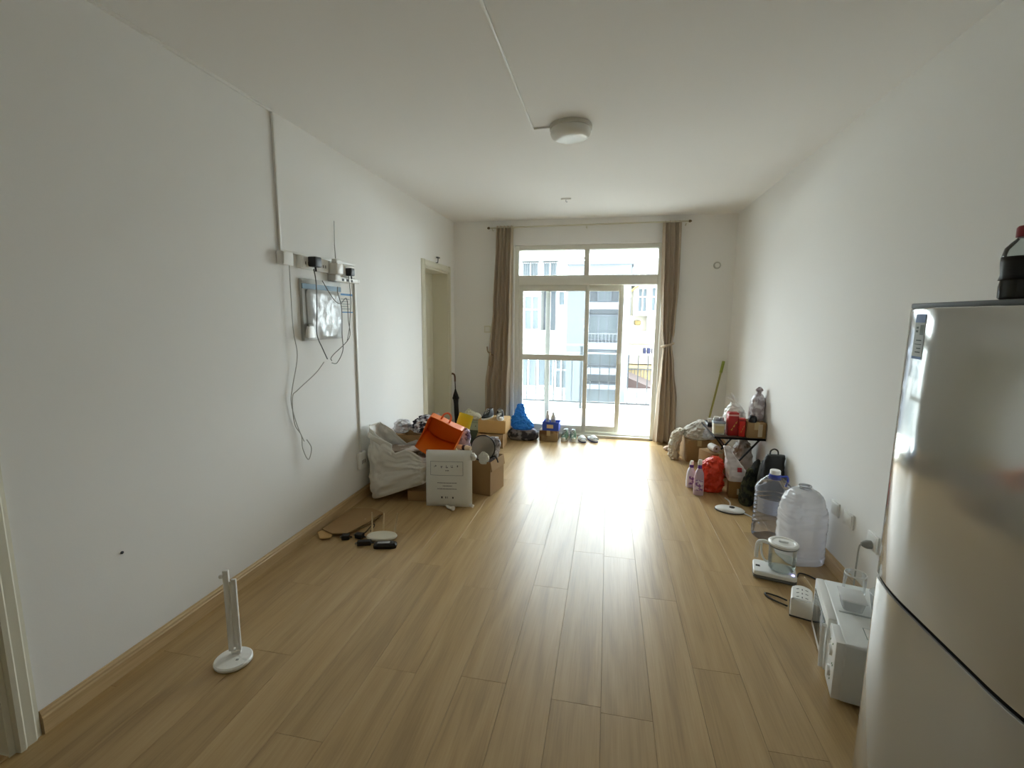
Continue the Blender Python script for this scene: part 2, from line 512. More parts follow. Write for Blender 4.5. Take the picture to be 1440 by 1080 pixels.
while xx < 2.6:
    if i % 8 == 3:
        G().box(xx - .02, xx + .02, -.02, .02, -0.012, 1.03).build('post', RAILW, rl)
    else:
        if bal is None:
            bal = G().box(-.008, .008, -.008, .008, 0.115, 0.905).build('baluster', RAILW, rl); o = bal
        else:
            o = bpy.data.objects.new('baluster', bal.data); COL.objects.link(o); o.parent = rl
        o.location = (xx, 0, 0)
    xx += 0.152; i += 1
dr = thing('clothes_drying_rail', 'long white clothes drying rail hung high across the balcony', 'rail', (0, 7.5, 0))
G().tube([(-3.2, 0, 2.41), (2.4, 0, 2.41)], 0.022, 10).build('pole', RAILT, dr)
for xx in (-2.9, 2.1):
    G().tube([(xx, 0, 2.41), (xx, 0, 2.72), (xx, -1.44, 2.72)], 0.01, 6).build('bracket', RAILW, dr)

# ================================================================== OUTSIDE
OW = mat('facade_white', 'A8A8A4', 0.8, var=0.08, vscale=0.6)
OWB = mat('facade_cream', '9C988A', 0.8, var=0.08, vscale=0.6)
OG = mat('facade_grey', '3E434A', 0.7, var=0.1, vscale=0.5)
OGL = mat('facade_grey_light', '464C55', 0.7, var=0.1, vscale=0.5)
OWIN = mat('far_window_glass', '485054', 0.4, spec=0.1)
OFR = mat('far_window_frame', 'C8C8C6', 0.6)
OBAR = mat('far_grille', '34383C', 0.6)
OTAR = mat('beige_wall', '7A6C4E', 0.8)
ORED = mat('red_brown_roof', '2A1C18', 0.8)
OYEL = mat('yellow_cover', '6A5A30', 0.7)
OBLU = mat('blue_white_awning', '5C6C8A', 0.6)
GZ = -9.0
struct(G().box(-60, 60, BY + 3, 90, GZ - .3, GZ).build('ground', mat('street', '505050', 0.9), smooth=False))
def far_window(parent, x0, x1, z0, z1, y, mull=(), bars=0, trans=None, gm=None, fm=None):
    t = 0.06
    f = G().box(x0 - t, x0, y - .08, y + .05, z0 - t, z1 + t).box(x1, x1 + t, y - .08, y + .05, z0 - t, z1 + t)
    f.box(x0, x1, y - .08, y + .05, z0 - t, z0).box(x0, x1, y - .08, y + .05, z1, z1 + t)
    for mxx in mull: f.box(mxx - .03, mxx + .03, y - .07, y + .05, z0, z1)
    if trans: f.box(x0, x1, y - .06, y + .05, trans - .03, trans + .03)
    w = f.build('window', fm or OFR, parent, smooth=False)
    G().box(x0, x1, y - .02, y + .01, z0, z1).build('pane', gm or OWIN, w, smooth=False)
    if bars:
        b = G()
        for i in range(bars):
            xb = x0 + (x1 - x0) * (i + .5) / bars
            b.box(xb - .015, xb + .015, y - .16, y - .13, z0 - .05, z1 + .05)
        b.box(x0 - .05, x1 + .05, y - .16, y - .13, z0 - .06, z0 - .02).box(x0 - .05, x1 + .05, y - .16, y - .13, z1 + .02, z1 + .06)
        b.build('grille', OBAR, w, smooth=False)
    return w

# white building opposite, left
b1 = thing('apartment_building', 'white apartment block with barred windows and ornamented balcony across the street', 'building', (-4.6, 22, GZ))
zz = -GZ
def bb(g, *a): return g
off = 4.6
rx0, rx1, rz0, rz1 = off - 3.12, off - 2.42, zz + .88, zz + 2.84            # a real recess in the facade
G().box(-3.2, off - 1.75, 1.1, 6, 0, zz + 4.05).box(-3.2, rx0, 0, 1.1, 0, zz + 4.05).box(rx1, off - 1.75, 0, 1.1, 0, zz + 4.05).box(rx0, rx1, 0, 1.1, 0, rz0).box(rx0, rx1, 0, 1.1, rz1, zz + 4.05).build('wall', OW, b1, smooth=False)
G().box(-3.3, off - 1.70, -.35, 6, zz + 4.05, zz + 4.22).build('roof_slab', OW, b1, smooth=False)
for (a, b, c, d, mu, br, tr) in ((-3.97, -3.26, 3.2, 3.96, (-3.6,), 8, None), (-3.01, -2.40, 3.2, 3.96, (-2.7,), 6, None),
                                 (-3.85, -3.22, .95, 2.45, (-3.52,), 0, 1.85), (-2.25, -2.02, 2.06, 2.65, (), 0, None),
                                 (-4.03, -3.32, -1.75, -.43, (-3.66,), 0, None), (-3.17, -2.50, -1.72, -.41, (-2.82,), 0, None),
                                 (-2.33, -1.88, -1.80, -.41, (-2.1,), 0, -.95), (-5.6, -4.7, .95, 2.45, (-5.15,), 0, 1.85), (-5.6, -4.7, -1.75, -.43, (-5.15,), 0, None), (-5.6, -4.7, 3.2, 3.96, (-5.15,), 8, None)):
    far_window(b1, a + off, b + off, c + zz, d + zz, -.02, tuple(q + off for q in mu), br, tr + zz if tr is not None else None)
G().box(rx0, rx1, 1.06, 1.1, rz0, rz1).build('recess_shade_panel', OGL, b1, smooth=False)  # recess shade painted as a dark grey back panel
g = G().box(off - 6.0, off - 1.75, -.9, 0.0, zz + .22, zz + .34)
g.build('balcony_slab', OW, b1, smooth=False)
g = G().box(off - 6.0, off - 1.75, -.9, -.82, zz + .76, zz + .86)
g.build('parapet_cap', OW, b1, smooth=False)
xb = off - 5.95
while xb < off - 1.8:
    G().lathe([(.05, zz + .34), (.03, zz + .40), (.075, zz + .50), (.03, zz + .66), (.05, zz + .76)], 8, c=(xb, -.86)).build('baluster', OW, b1)
    xb += .21
G().box(off - 6.0, off - 1.75, -.5, 0.0, zz - 2.4, zz - 2.1).build('ledge', OW, b1, smooth=False)

# grey building
b2 = thing('grey_building', 'blue-grey apartment block with pale balcony slabs standing across the street', 'building', (-.35, 19, GZ))
o2 = .35
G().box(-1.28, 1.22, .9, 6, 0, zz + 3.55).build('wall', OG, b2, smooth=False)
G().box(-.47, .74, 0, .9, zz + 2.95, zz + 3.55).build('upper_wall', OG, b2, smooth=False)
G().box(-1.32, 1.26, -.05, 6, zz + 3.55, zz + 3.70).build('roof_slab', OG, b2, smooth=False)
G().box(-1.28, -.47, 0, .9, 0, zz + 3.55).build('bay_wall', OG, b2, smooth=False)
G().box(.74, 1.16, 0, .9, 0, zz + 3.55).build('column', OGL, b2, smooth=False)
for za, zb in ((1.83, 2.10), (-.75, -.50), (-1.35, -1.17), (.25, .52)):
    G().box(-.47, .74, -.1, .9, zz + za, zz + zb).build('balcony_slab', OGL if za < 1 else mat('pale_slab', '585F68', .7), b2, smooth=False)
for za in (2.30, 2.9, .9):
    G().box(.72, 1.18, -.04, .02, zz + za, zz + za + .08).build('ledge', OW, b2, smooth=False)
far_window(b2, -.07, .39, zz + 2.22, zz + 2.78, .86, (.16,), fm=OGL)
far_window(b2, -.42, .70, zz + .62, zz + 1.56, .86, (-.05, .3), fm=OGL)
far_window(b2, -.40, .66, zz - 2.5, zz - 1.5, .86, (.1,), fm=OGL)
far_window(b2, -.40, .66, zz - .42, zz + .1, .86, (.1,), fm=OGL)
gb = G()
for i in range(9): gb.box(-.44 + i * .14, -.42 + i * .14, -.09, -.07, zz + .52, zz + .85)
gb.box(-.47, .74, -.1, -.06, zz + .85, zz + .89)
gb.build('balcony_rail', OBAR, b2, smooth=False)

# white building right, behind
b3 = thing('white_building', 'white house with bay windows and a laundry balcony beyond the grey block', 'building', (1.1, 26, GZ))
o3 = -1.1
G().box(-1.2, 5, 1.0, 7, 0, zz + 3.45).build('wall', OWB, b3, smooth=False)
G().box(0.2, 5, .0, 1.0, zz + 1.62, zz + 3.2).build('bay', OW, b3, smooth=False)
G().prism([(-.1, zz + 3.2), (5, zz + 3.2), (5, zz + 3.45), (0.7, zz + 3.45)], -.5, 7, axis='y').build('eave', OW, b3, smooth=False)
G().tube([(-.15, -.6, zz + 2.75), (.75, -.6, zz + 3.48)], .06, 6).build('gable_board', OYEL, b3)
far_window(b3, .42, .82, zz + 1.85, zz + 3.02, -.02, (.62,), 0, zz + 2.6)
far_window(b3, 1.10, 1.52, zz + 1.90, zz + 3.06, -.02, (1.3,), 0, zz + 2.6)
far_window(b3, 2.2, 2.9, zz + 1.90, zz + 3.06, -.02, (2.5,), 0, zz + 2.6)
G().box(0.0, 5, -.05, 1.0, zz + .16, zz + .80).build('parapet', OW, b3, smooth=False)
G().box(.92, 1.1, .1, .4, zz + .8, zz + 1.62).build('column', OW, b3, smooth=False)
G().box(0.0, 5, .6, 1.0, zz + .8, zz + 1.62).build('recess_wall', OWB, b3, smooth=False)
G().box(.30, .62, .35, .6, zz + 1.12, zz + 1.36).build('balcony_cover', OYEL, b3, bevel=.05)
G().box(0.0, 5, .5, 1.0, zz - 1.0, zz + .16).build('lower_wall', OWB, b3, smooth=False)
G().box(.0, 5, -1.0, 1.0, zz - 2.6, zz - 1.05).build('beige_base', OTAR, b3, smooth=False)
gb = G()
for i in range(14): gb.box(i * .16, i * .16 + .025, -1.1, -1.07, zz - 2.2, zz - 1.1)
gb.box(0, 2.3, -1.1, -1.07, zz - 1.16, zz - 1.1)
gb.build('window_grille', OBAR, b3, smooth=False)
for i, (xa, wd, hh, mm) in enumerate(((1.95, .18, .3, 'navy_cloth'), (2.16, .2, .34, 'navy_cloth'), (2.38, .18, .28, 'dark_cloth'))):
    m_ = mat(mm, '1C2038' if mm == 'navy_cloth' else '34343C', .9)
    G().loft([(-hh, 0, 0, wd * .45, .03), (-hh * .5, 0, 0, wd * .5, .04), (0, 0, 0, wd * .4, .025)], 16, 10, amp=.012, seed=i).build('laundry', m_, b3, loc=(xa + o3, -.12, zz - .08))
# red-brown lean-to roof and white-blue awning lower in the street
b4 = thing('lean_to_shed', 'low shed with sloping red-brown roof below the white house', 'shed', (1.0, 20.5, GZ))
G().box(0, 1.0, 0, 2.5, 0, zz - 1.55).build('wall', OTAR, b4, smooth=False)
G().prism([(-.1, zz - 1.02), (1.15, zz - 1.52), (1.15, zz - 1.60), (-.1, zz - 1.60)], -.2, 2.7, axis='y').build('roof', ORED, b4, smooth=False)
b5 = thing('street_awning', 'bright white and blue awning over a stall below the shed', 'awning', (0.70, 17.4, GZ))
G().prism([(0, zz - 1.75), (0, zz - 1.70), (1.4, zz - 1.25), (1.4, zz - 1.30)], 0, 2.6, axis='x').build('canopy', OW, b5, smooth=False)
G().box(0, 2.6, -.03, 0, zz - 1.85, zz - 1.70).build('valance', OBLU, b5, smooth=False)
for xx in (.06, 2.54): G().tube([(xx, .05, 0), (xx, .05, zz - 1.73)], .03, 6).build('post', OBAR, b5)
for xx in (.06, 2.54): G().tube([(xx, 1.35, 0), (xx, 1.35, zz - 1.28)], .03, 6).build('post', OBAR, b5)
# pale tower further back
b6 = thing('distant_tower', 'pale distant block with bluish window bands above the white house', 'building', (1.3, 34, GZ))
G().box(-.6, 8, 0, 6, 0, zz + 5.35).build('wall', OW, b6, smooth=False)
for i in range(3):
    for k in range(4):
        far_window(b6, .1 + k * 1.0, .65 + k * 1.0, zz + 4.45 - i * 1.4, zz + 5.05 - i * 1.4, -.02, (.38 + k,), 0, None, mat('bluish_glass', '566878', .5))

# ================================================================== FITTINGS ON WALLS AND CEILING
# ceiling lamp
cl = thing('ceiling_lamp', 'round flat white ceiling lamp, switched off, at the end of the surface trunking', 'lamp', (-0.27, 3.08, C))
G().lathe([(0.128, 0), (0.13, -0.004), (0.13, -0.022), (0.120, -0.024)], 48).build('base_ring', mat('lamp_base', 'C9C7BC', .5), cl)
G().lathe([(0.122, -0.020), (0.124, -0.045), (0.117, -0.062), (0.095, -0.074), (0.05, -0.081), (0.001, -0.083)], 48).build('diffuser', mat('lamp_diffuser', 'DEDDD6', .3), cl)
ct = thing('ceiling_trunking', 'thin white cable trunking running along the ceiling to the round lamp', 'trunking', (0, 0, C))
G().box(-.512, -.498, B, 3.083, -.010, 0).build('channel', PVC, ct, bevel=.002)
G().box(-.498, -.400, 3.067, 3.083, -.010, 0).build('channel', PVC, ct, bevel=.002)
ch = thing('ceiling_hook', 'tiny white plate on the ceiling in front of the window', 'hook', (-0.455, 4.854, C))
G().box(-.05, .05, -.012, .012, -.012, 0).build('plate', PVC, ch, bevel=.002)
G().tube([(0, 0, -.01), (0, 0, -.03), (.008, 0, -.036), (.014, 0, -.03)], .003, 6).build('hook', METAL, ch)

# trunking on the left wall: along ceiling, down, along, down
wt = thing('wall_trunking', 'grey-white cable trunking running down the left wall to the low socket', 'trunking', (L, 0, 0))
G().box(0, .012, B, 2.556, C - .014, C).build('channel', PVC, wt, bevel=.002)
G().box(0, .016, 2.540, 2.556, 1.885, C - .014).build('channel', PVC, wt, bevel=.002)
G().box(0, .016, 2.540, 3.392, 1.876, 1.892).build('channel', PVC, wt, bevel=.002)
G().box(0, .016, 3.368, 3.386, .395, 1.876).build('channel', PVC, wt, bevel=.002)
def wall_box(name, label, cat, y0, y1, z0, z1, dep, holes=True, group=None):
    t = thing(name, label, cat, (L, (y0 + y1) / 2, (z0 + z1) / 2), group=group)
    w, h = (y1 - y0) / 2, (z1 - z0) / 2
    G().box(0, dep, -w, w, -h, h).build('housing', WHITEP, t, bevel=.006)
    f = G().box(dep, dep + .003, -w * .86, w * .86, -h * .86, h * .86).build('faceplate', WHITEM, t, bevel=.002)
    if holes:
        hg = G()
        for q in (-.4, .0, .4): hg.box(dep + .002, dep + .0036, w * q - .004, w * q + .004, -h * .35, h * .1)
        hg.build('slots', DARKG, f, smooth=False)
    return t
wall_box('junction_box', 'white junction box at the foot of the upper trunking', 'junction box', 2.515, 2.615, 1.80, 1.878, .045, False)
wall_box('wall_socket', 'white surface socket holding the large black charger', 'socket', 2.70, 2.84, 1.795, 1.876, .035)
wall_box('wall_socket', 'white surface socket between the black charger and the white adapter', 'socket', 2.865, 3.0, 1.79, 1.876, .035)
wall_box('wall_socket', 'white surface socket behind the white adapter and its lead', 'socket', 3.02, 3.165, 1.787, 1.876, .035)
wall_box('wall_socket', 'white surface socket with small black plug at the trunking corner', 'socket', 3.19, 3.355, 1.780, 1.870, .035)
wall_box('low_wall_socket', 'white socket box low on the wall beside the big white bag', 'socket', 3.325, 3.43, .262, .398, .028)
t = thing('charger', 'black square charger plugged into the first wall socket', 'charger', (L + .038, 2.80, 1.842))
G().box(0, .055, -.035, .035, -.032, .032).build('body', BLACKP, t, bevel=.006)
G().tube([(.03, 0, -.03), (.03, .004, -.06)], .006, 8).build('strain_relief', BLACKP, t)
t = thing('charger', 'small black plug in the socket nearest the trunking corner', 'charger', (L + .038, 3.235, 1.818))
G().box(0, .045, -.027, .027, -.028, .028).build('body', BLACKP, t, bevel=.006)
G().tube([(.03, 0, -.026), (.03, .004, -.05)], .005, 8).build('strain_relief', BLACKP, t)
t = thing('power_adapter', 'upright white power adapter in the middle socket', 'adapter', (L + .038, 3.045, 1.815))
G().box(0, .06, -.04, .04, -.029, .045).build('body', WHITEP, t, bevel=.008)
G().box(.01, .05, -.03, .03, .045, .075).build('plug', PVC, t, bevel=.005)
t = thing('network_switch', 'slim white network box hung below the row of sockets', 'network box', (L, 3.21, 1.759))
G().box(.0, .05, -.155, .15, -.017, .017).build('body', WHITEP, t, bevel=.006)
G().box(.0, .062, -.175, -.105, -.018, .024).build('port_block', PVC, t, bevel=.005)
G().box(.015, .045, .148, .19, -.015, .015).build('end_cap', PVC, t, bevel=.005)
for q in (-.06, .0, .06): G().box(.0495, .0512, q - .014, q + .014, -.012, .006).build('port', DARKG, t, smooth=False)
# information box with film pouch
def pillow(w, h, t, nu=18, nv=22, amp=.0, seed=0, sc_=12):
    g = G()
    def f(u, v): return (max(0, 1 - abs(2 * u - 1) ** 4) * max(0, 1 - abs(2 * v - 1) ** 6)) ** .6
    o = Vector((seed * 2.3, seed * 1.1, seed * .7))
    def S(u, v, side=-1, off=0):
        q = f(u, v)
        n = noise.noise(Vector((u * w * sc_, v * h * sc_, side)) + o) * amp * min(1, q * 2)
        n += (abs(noise.noise(Vector((u * w * sc_ * 2, v * h * sc_ * 2, side * 3)) + o)) - .3) * amp * .7 * min(1, q * 2)
        return Vector(((u - .5) * w, side * (t / 2 * q + off) + n, v * h))
    g.sheet(lambda u, v: S(u, v, -1), nu, nv)
    g.sheet(lambda u, v: S(u, v, 1), nu, nv)
    g.S = S
    return g
t = thing('information_box', 'wall panel with blue header strip and crinkled silvery film pouch under the sockets', 'wall panel', (L, 2.935, 1.335), -PI / 2 + PI)
# local x runs along +Y after the turn, -y faces the room
t.rotation_euler = (0, 0, PI / 2)
G().box(-.222, .222, -.022, 0, 0, .40).build('back_panel', mat('panel_grey', 'B9BCBA', .4), t, bevel=.003)
G().box(-.222, .222, -.026, -.02, .335, .368).build('header_strip', mat('steel_blue', '5B7F96', .5), t, smooth=False)
FILM = mat('silvery_film', 'CFD2D2', .3, metal=.1, var=.25, vscale=16, bump=.35, bscale=30)
pg = pillow(.40, .325, .03, amp=.012, seed=3, sc_=18)
for q in pg.v: q.y -= .028; q.z += .006; q.x += .012
pg.build('film_pouch', FILM, t)
t2 = thing('wall_router', 'small white box with dark top tucked in the lower corner of the film panel', 'router', (L + .045, 2.745, 1.355))
G().loft([(0, 0, 0, .014, .045), (.04, 0, 0, .013, .040), (.075, 0, 0, .010, .026)], 20, 8, sq=4).build('body', WHITEP, t2)
G().box(-.008, .010, -.026, .026, .072, .088).build('cap', mat('warm_grey', '7C7A70', .5), t2, bevel=.003)
t = thing('paper_notice', 'small white paper notice edged in blue beside the film panel', 'notice', (L + .001, 3.255, 1.52))
G().box(0, .003, -.092, .092, 0, .142).build('sheet', PAPER, t, smooth=False)
SB = mat('blue_print', '5E93C4', .7)
G().box(.0028, .0036, -.092, .092, 0, .008).build('border', SB, t, smooth=False)
G().box(.0028, .0036, -.092, .092, .128, .142).build('border', SB, t, smooth=False)
pg = G()
for i in range(5): pg.box(.0028, .0036, -.07, .05 - .02 * (i % 2), .026 + i * .018, .032 + i * .018)
pg.build('text_lines', mat('faint_print', '9DA8AA', .8), t, smooth=False)
def wire(name, label, pts, rad=.0028, m=CABLEW, x=.02, cat='cable'):
    return tag(G().tube(smoothpath([(L + x + .006 * math.sin(i), p[0], p[1]) for i, p in enumerate(pts)]), rad, 6).build(name, m), label, cat)
wire('hanging_cable', 'thin pale cable dropping from the junction box down the left wall', [(2.605, 1.80), (2.60, 1.426), (2.625, 1.246), (2.567, 1.05), (2.555, .95), (2.60, .80), (2.655, .68)])
wire('looped_cable', 'thin grey cable that ends in a narrow loop low on the left wall', [(2.899, 1.18), (2.79, 1.114), (2.599, 1.031), (2.549, .99), (2.56, .823), (2.622, .729), (2.622, .643), (2.666, .553), (2.702, .621), (2.663, .69)], x=.03)
wire('charger_cable', 'dark cable hanging from the black charger across the film panel', [(2.80, 1.80), (2.81, 1.7), (2.802, 1.515), (2.797, 1.375), (2.86, 1.276), (2.912, 1.20)], .0035, mat('cable_grey_dark', '4A4A46', .5), x=.055)
wire('sagging_cable', 'grey cable sagging in a curve over the silvery film', [(2.843, 1.726), (2.953, 1.614), (3.036, 1.582), (3.129, 1.621), (3.150, 1.467), (3.153, 1.336), (2.921, 1.223), (2.903, 1.19)], .003, mat('cable_grey_mid', '6E6E68', .5), x=.084)
wire('knotted_cable', 'grey cable from the network box knotted below the film panel', [(3.06, 1.70), (3.05, 1.66), (3.09, 1.55), (3.09, 1.364), (3.10, 1.249), (3.021, 1.165), (2.95, 1.17)], .003, MATS['cable_grey_mid'], x=.060)
wire('notice_cable', 'thin grey cable hanging in front of the paper notice', [(3.215, 1.79), (3.22, 1.70), (3.225, 1.60), (3.215, 1.50), (3.205, 1.40), (3.17, 1.31)], .0026, MATS['cable_grey_mid'], x=.056)
tag(G().tube([(L + .03, 3.105, 1.80), (L + .012, 3.12, 2.0), (L + .01, 3.132, 2.165)], [.004, .0025, .002], 6).build('antenna_wire', MATS['cable_grey_mid']), 'thin upright antenna wire standing above the wall sockets', 'antenna')
tag(G().lathe([(.0, .006), (.006, .004), (.006, 0)], 10, M=Matrix.Translation((L, 1.465, .517)) @ Matrix.Rotation(PI / 2, 4, 'Y')).build('nail', DARKG), 'single dark nail head low in the bare left wall', 'nail')

# right wall sockets
for y0, y1, z0, z1, lb in ((2.965, 3.06, .335, .42, 'white wall socket beside the milky water bottle'), (2.80, 2.905, .335, .42, 'white wall socket midway between water bottle and fridge')):
    t = thing('wall_socket', lb, 'socket', (R, (y0 + y1) / 2, (z0 + z1) / 2))
    w, h = (y1 - y0) / 2, (z1 - z0) / 2
    G().box(-.010, 0, -w, w, -h, h).build('frame', WHITEP, t, bevel=.003)
    f = G().box(-.0125, -.0095, -w * .8, w * .8, -h * .8, h * .8).build('faceplate', WHITEM, t, bevel=.001)
t = thing('wall_socket', 'wall socket by the fridge with a grey plug and hanging cord', 'socket', (R, 2.60, .365))
G().box(-.010, 0, -.05, .05, -.045, .045).build('frame', WHITEP, t, bevel=.003)
G().box(-.0125, -.0095, -.04, .04, -.036, .036).build('faceplate', WHITEM, t, bevel=.001)
t = thing('cord_plug', 'grey plug with a thin pale cord hanging down behind the microwave', 'plug', (R - .012, 2.60, .35))
G().lathe([(.022, 0), (.022, .02), (.016, .035), (.008, .045)], 16, M=Matrix.Rotation(-PI / 2, 4, 'Y')).build('plug', mat('plug_grey', '8E8E88', .5), t)
G().tube(smoothpath([(-.04, 0, 0), (-.05, .005, -.02), (-.045, .02, -.12), (-.042, .03, -.30), (-.05, .03, -.345)]), .004, 6).build('cord', CABLEW, t)
# back wall fittings
t = thing('wall_vent_cap', 'round grey-white pipe cover high on the window wall, right of the curtain', 'vent cap', (1.19, D, 2.10))
G().lathe([(.041, 0), (.041, .008), (.034, .014), (.001, .015)], 28, M=Matrix.Rotation(PI / 2, 4, 'X')).build('cover', mat('cover_grey', 'B6B6AE', .5), t)
G().lathe([(.026, .0145), (.024, .018), (.001, .018)], 24, M=Matrix.Rotation(PI / 2, 4, 'X')).build('centre', PVC, t)
t = thing('light_switch', 'square cream light switch beside the left curtain', 'switch', (-1.505, D, 1.342))
G().box(-.043, .043, -.010, 0, -.043, .043).build('frame', TRIM, t, bevel=.003)
G().box(-.03, .03, -.014, -.009, -.03, .03).build('rocker', WHITEM, t, bevel=.002)

# ---- curtains and rod
RZ, RY = 2.572, D - 0.066
t = thing('curtain_rod', 'thin pale curtain rod above the window with a centre bracket', 'curtain rod', (0, RY, RZ))
G().tube([(-1.46, 0, 0), (.845, 0, .012)], .009, 10).build('rod', mat('rod_cream', 'CFCBB8', .4), t)
for xx, zz_ in ((-1.46, 0), (.845, .012)):
    sgn = -1 if xx < 0 else 1
    G().lathe([(.009, 0), (.014, .006), (.016, .02), (.006, .034), (.001, .036)], 12, M=Matrix.Translation((xx, 0, zz_)) @ Matrix.Rotation(sgn * PI / 2, 4, 'Y')).build('finial', mat('finial_brown', '6A5A40', .4), t)
for xx in (-1.43, -.29, .82):
    G().tube([(xx, .066, -.02), (xx, .03, -.024), (xx, .0, -.012)], .006, 6).build('bracket', MATS['rod_cream'], t)
def curtain(label, prof, n, seed, tie=None):
    t = thing('curtain', label, 'curtain', (0, RY, 0))
    def edges(z):
        for i in range(len(prof) - 1):
            if prof[i][0] <= z <= prof[i + 1][0]:
                q = (z - prof[i][0]) / (prof[i + 1][0] - prof[i][0]); q = q * q * (3 - 2 * q)
                return [prof[i][k] * (1 - q) + prof[i + 1][k] * q for k in (1, 2, 3)]
        return prof[-1][1:]
    z0, z1 = prof[0][0], prof[-1][0]
    def fn(u, v):
        z = z0 + (z1 - z0) * v
        a, b, am = edges(z)
        ph = .5 * noise.noise(Vector((z * .9, seed, 0)))
        uu = u + .012 * math.sin(z * 3 + seed) + .02 * noise.noise(Vector((u * 6, z * .7, seed)))
        w = math.cos(2 * PI * n * uu + ph)
        y = am * 1.25 * (w + .25 * math.cos(4 * PI * n * uu + 1.3)) * (.75 + .5 * noise.noise(Vector((u * 9, seed * 3, z * .4))))
        return Vector((a + (b - a) * u + .012 * math.sin(2 * PI * n * uu), y - (.01 if v < .98 else 0), z))
    G().sheet(fn, n * 14, 60).build('drape', CURT, t, solid=.003)
    for k in range(n):
        u = (k + .5) / n
        a, b, am = edges(z1)
        G().lathe([(.016, -.003), (.019, 0), (.016, .003), (.013, 0), (.016, -.003)], 14, M=Matrix.Translation((a + (b - a) * u, 0, RZ + .003)) @ Matrix.Rotation(PI / 2, 4, 'Y'), caps=False).build('ring', METAL, t)
    return t
c1 = curtain('taupe curtain gathered on the left of the window, with a hanging tassel', [(.02, -1.53, -1.20, .035), (.6, -1.52, -1.20, .034), (1.05, -1.47, -1.19, .032), (1.6, -1.425, -1.18, .03), (2.592, -1.385, -1.17, .026)], 5, 2)
G().tube(smoothpath([(-1.50, .02, 1.12), (-1.47, -.045, 1.06), (-1.40, -.055, 1.02)]), .008, 6).build('tieback', mat('tie_cord', '9A8468', .8), c1)
G().lathe([(.001, -.16), (.022, -.15), (.018, -.05), (.010, -.02), (.016, 0), (.012, .02), (.001, .028)], 14, M=Matrix.Translation((-1.435, -.075, 1.04))).build('tassel', MATS['tie_cord'], c1)
c2 = curtain('taupe curtain tied in at mid height on the right of the window', [(.012, .585, .845, .034), (.5, .60, .83, .032), (.95, .625, .775, .026), (1.18, .640, .742, .018), (1.35, .610, .765, .024), (1.9, .585, .785, .028), (2.592, .570, .775, .026)], 4, 5)
pts = [(.69 + .062 * math.cos(a), .045 * math.sin(a) - .01, 1.19 + .02 * math.cos(a)) for a in [2 * PI * k / 20 for k in range(21)]]
G().tube(pts, .014, 8).build('tieback', CURT, c2)

# ================================================================== FRIDGE
FX, FY0_, FY1_ = 0.80, 0.88, 1.530
t = fr = thing('refrigerator', 'tall silver-grey two-door fridge standing against the right wall', 'fridge', (FX, FY0_, 0))
STEEL = mat('silver_door', 'BCBDBB', .12, metal=.3, coat=1.0, var=.03, vscale=2)
STEELD = mat('silver_side', '6C6D6C', .4, metal=.2)
FW = FY1_ - FY0_
G().box(.083, .56, .006, FW - .006, .03, 1.530).build('cabinet', STEELD, t, bevel=.008)
# rounded far edge: from the side face (x=.06, y=FW) sweeping on to the flat front (x=0)
far = [(0.0, FW - .19)]
for k in range(1, 25):                                   # gentle bow first, then a tight round to the side face
    if k <= 14: an, st = math.radians(14 * k / 14), .165 / 14
    else: an, st = math.radians(14 + 76 * (k - 14) / 10), .040 / 10
    far.append((far[-1][0] + st * math.sin(an), far[-1][1] + st * math.cos(an)))
sc_y = FW / far[-1][1]
far = [(p, q * sc_y) for p, q in reversed(far)]
near = [(p, FW - q) for p, q in reversed(far)]
poly = [(.085, FW)] + far + near + [(.085, 0)]
ud = G().prism(poly, .746, 1.532, axis='z').build('upper_door', STEEL, t, bevel=.004, angle=25)
ld = G().prism(poly, .05, .734, axis='z').build('lower_door', STEEL, t, bevel=.004, angle=25)
G().prism([(p + .006, .006 + q * (FW - .012) / FW) for p, q in poly], .726, .752, axis='z').build('door_gap', mat('gasket_dark', '141414', .9, spec=.1), t, smooth=False)
G().box(.03, .56, .004, FW - .004, 1.532, 1.546).build('top_cover', mat('fridge_top', '4C4F4C', .5), t, bevel=.003)
for yy in (.05, FW - .05):
    for xx in (.10, .50): G().lathe([(.02, 0), (.02, .032)], 12, c=(xx, yy)).build('foot', BLACKP, t)
# energy label on the upper door
lb = G().box(-.0012, .0, FW - .072, FW - .019 - .0, 1.398, 1.518)
def onface(y): # x of door front at local y
    best = 0
    for (xa, ya), (xb, yb) in zip(far[:-1], far[1:]):
        if yb <= y <= ya: best = xa + (xb - xa) * (ya - y) / (ya - yb + 1e-9)
    return best
def facepatch(y0, y1, z0, z1, off):
    return G().sheet(lambda u, v: Vector((onface(y0 + (y1 - y0) * u) - off, y0 + (y1 - y0) * u, z0 + (z1 - z0) * v)), 8, 1)
Y0, Y1 = FW - .124, FW - .072
e = facepatch(Y0, Y1, 1.398, 1.516, .0010).build('energy_label', mat('label_grey', 'B4BCBA', .5), ud)
facepatch(Y0, Y1, 1.494, 1.516, .0016).build('label_header', mat('label_blue', '4A6FA8', .5), ud)
facepatch(Y0, Y1, 1.398, 1.405, .0016).build('label_footer', MATS['label_blue'], ud)
facepatch(Y0 + .004, Y0 + .022, 1.462, 1.488, .0016).build('label_grade_box', mat('label_dark', '6F7F78', .6), ud)
pg = G()
for (a, b, z0_, z1_) in ((.030, .044, 1.468, 1.474), (.030, .042, 1.478, 1.483), (.006, .042, 1.436, 1.438), (.008, .036, 1.446, 1.449), (.008, .030, 1.425, 1.428), (.008, .036, 1.415, 1.418)):
    q = facepatch(Y0 + a, Y0 + b, z0_, z1_, .0018); pg.add(q.v, q.f)
pg.build('label_text', mat('label_text', '5A6866', .7), ud)
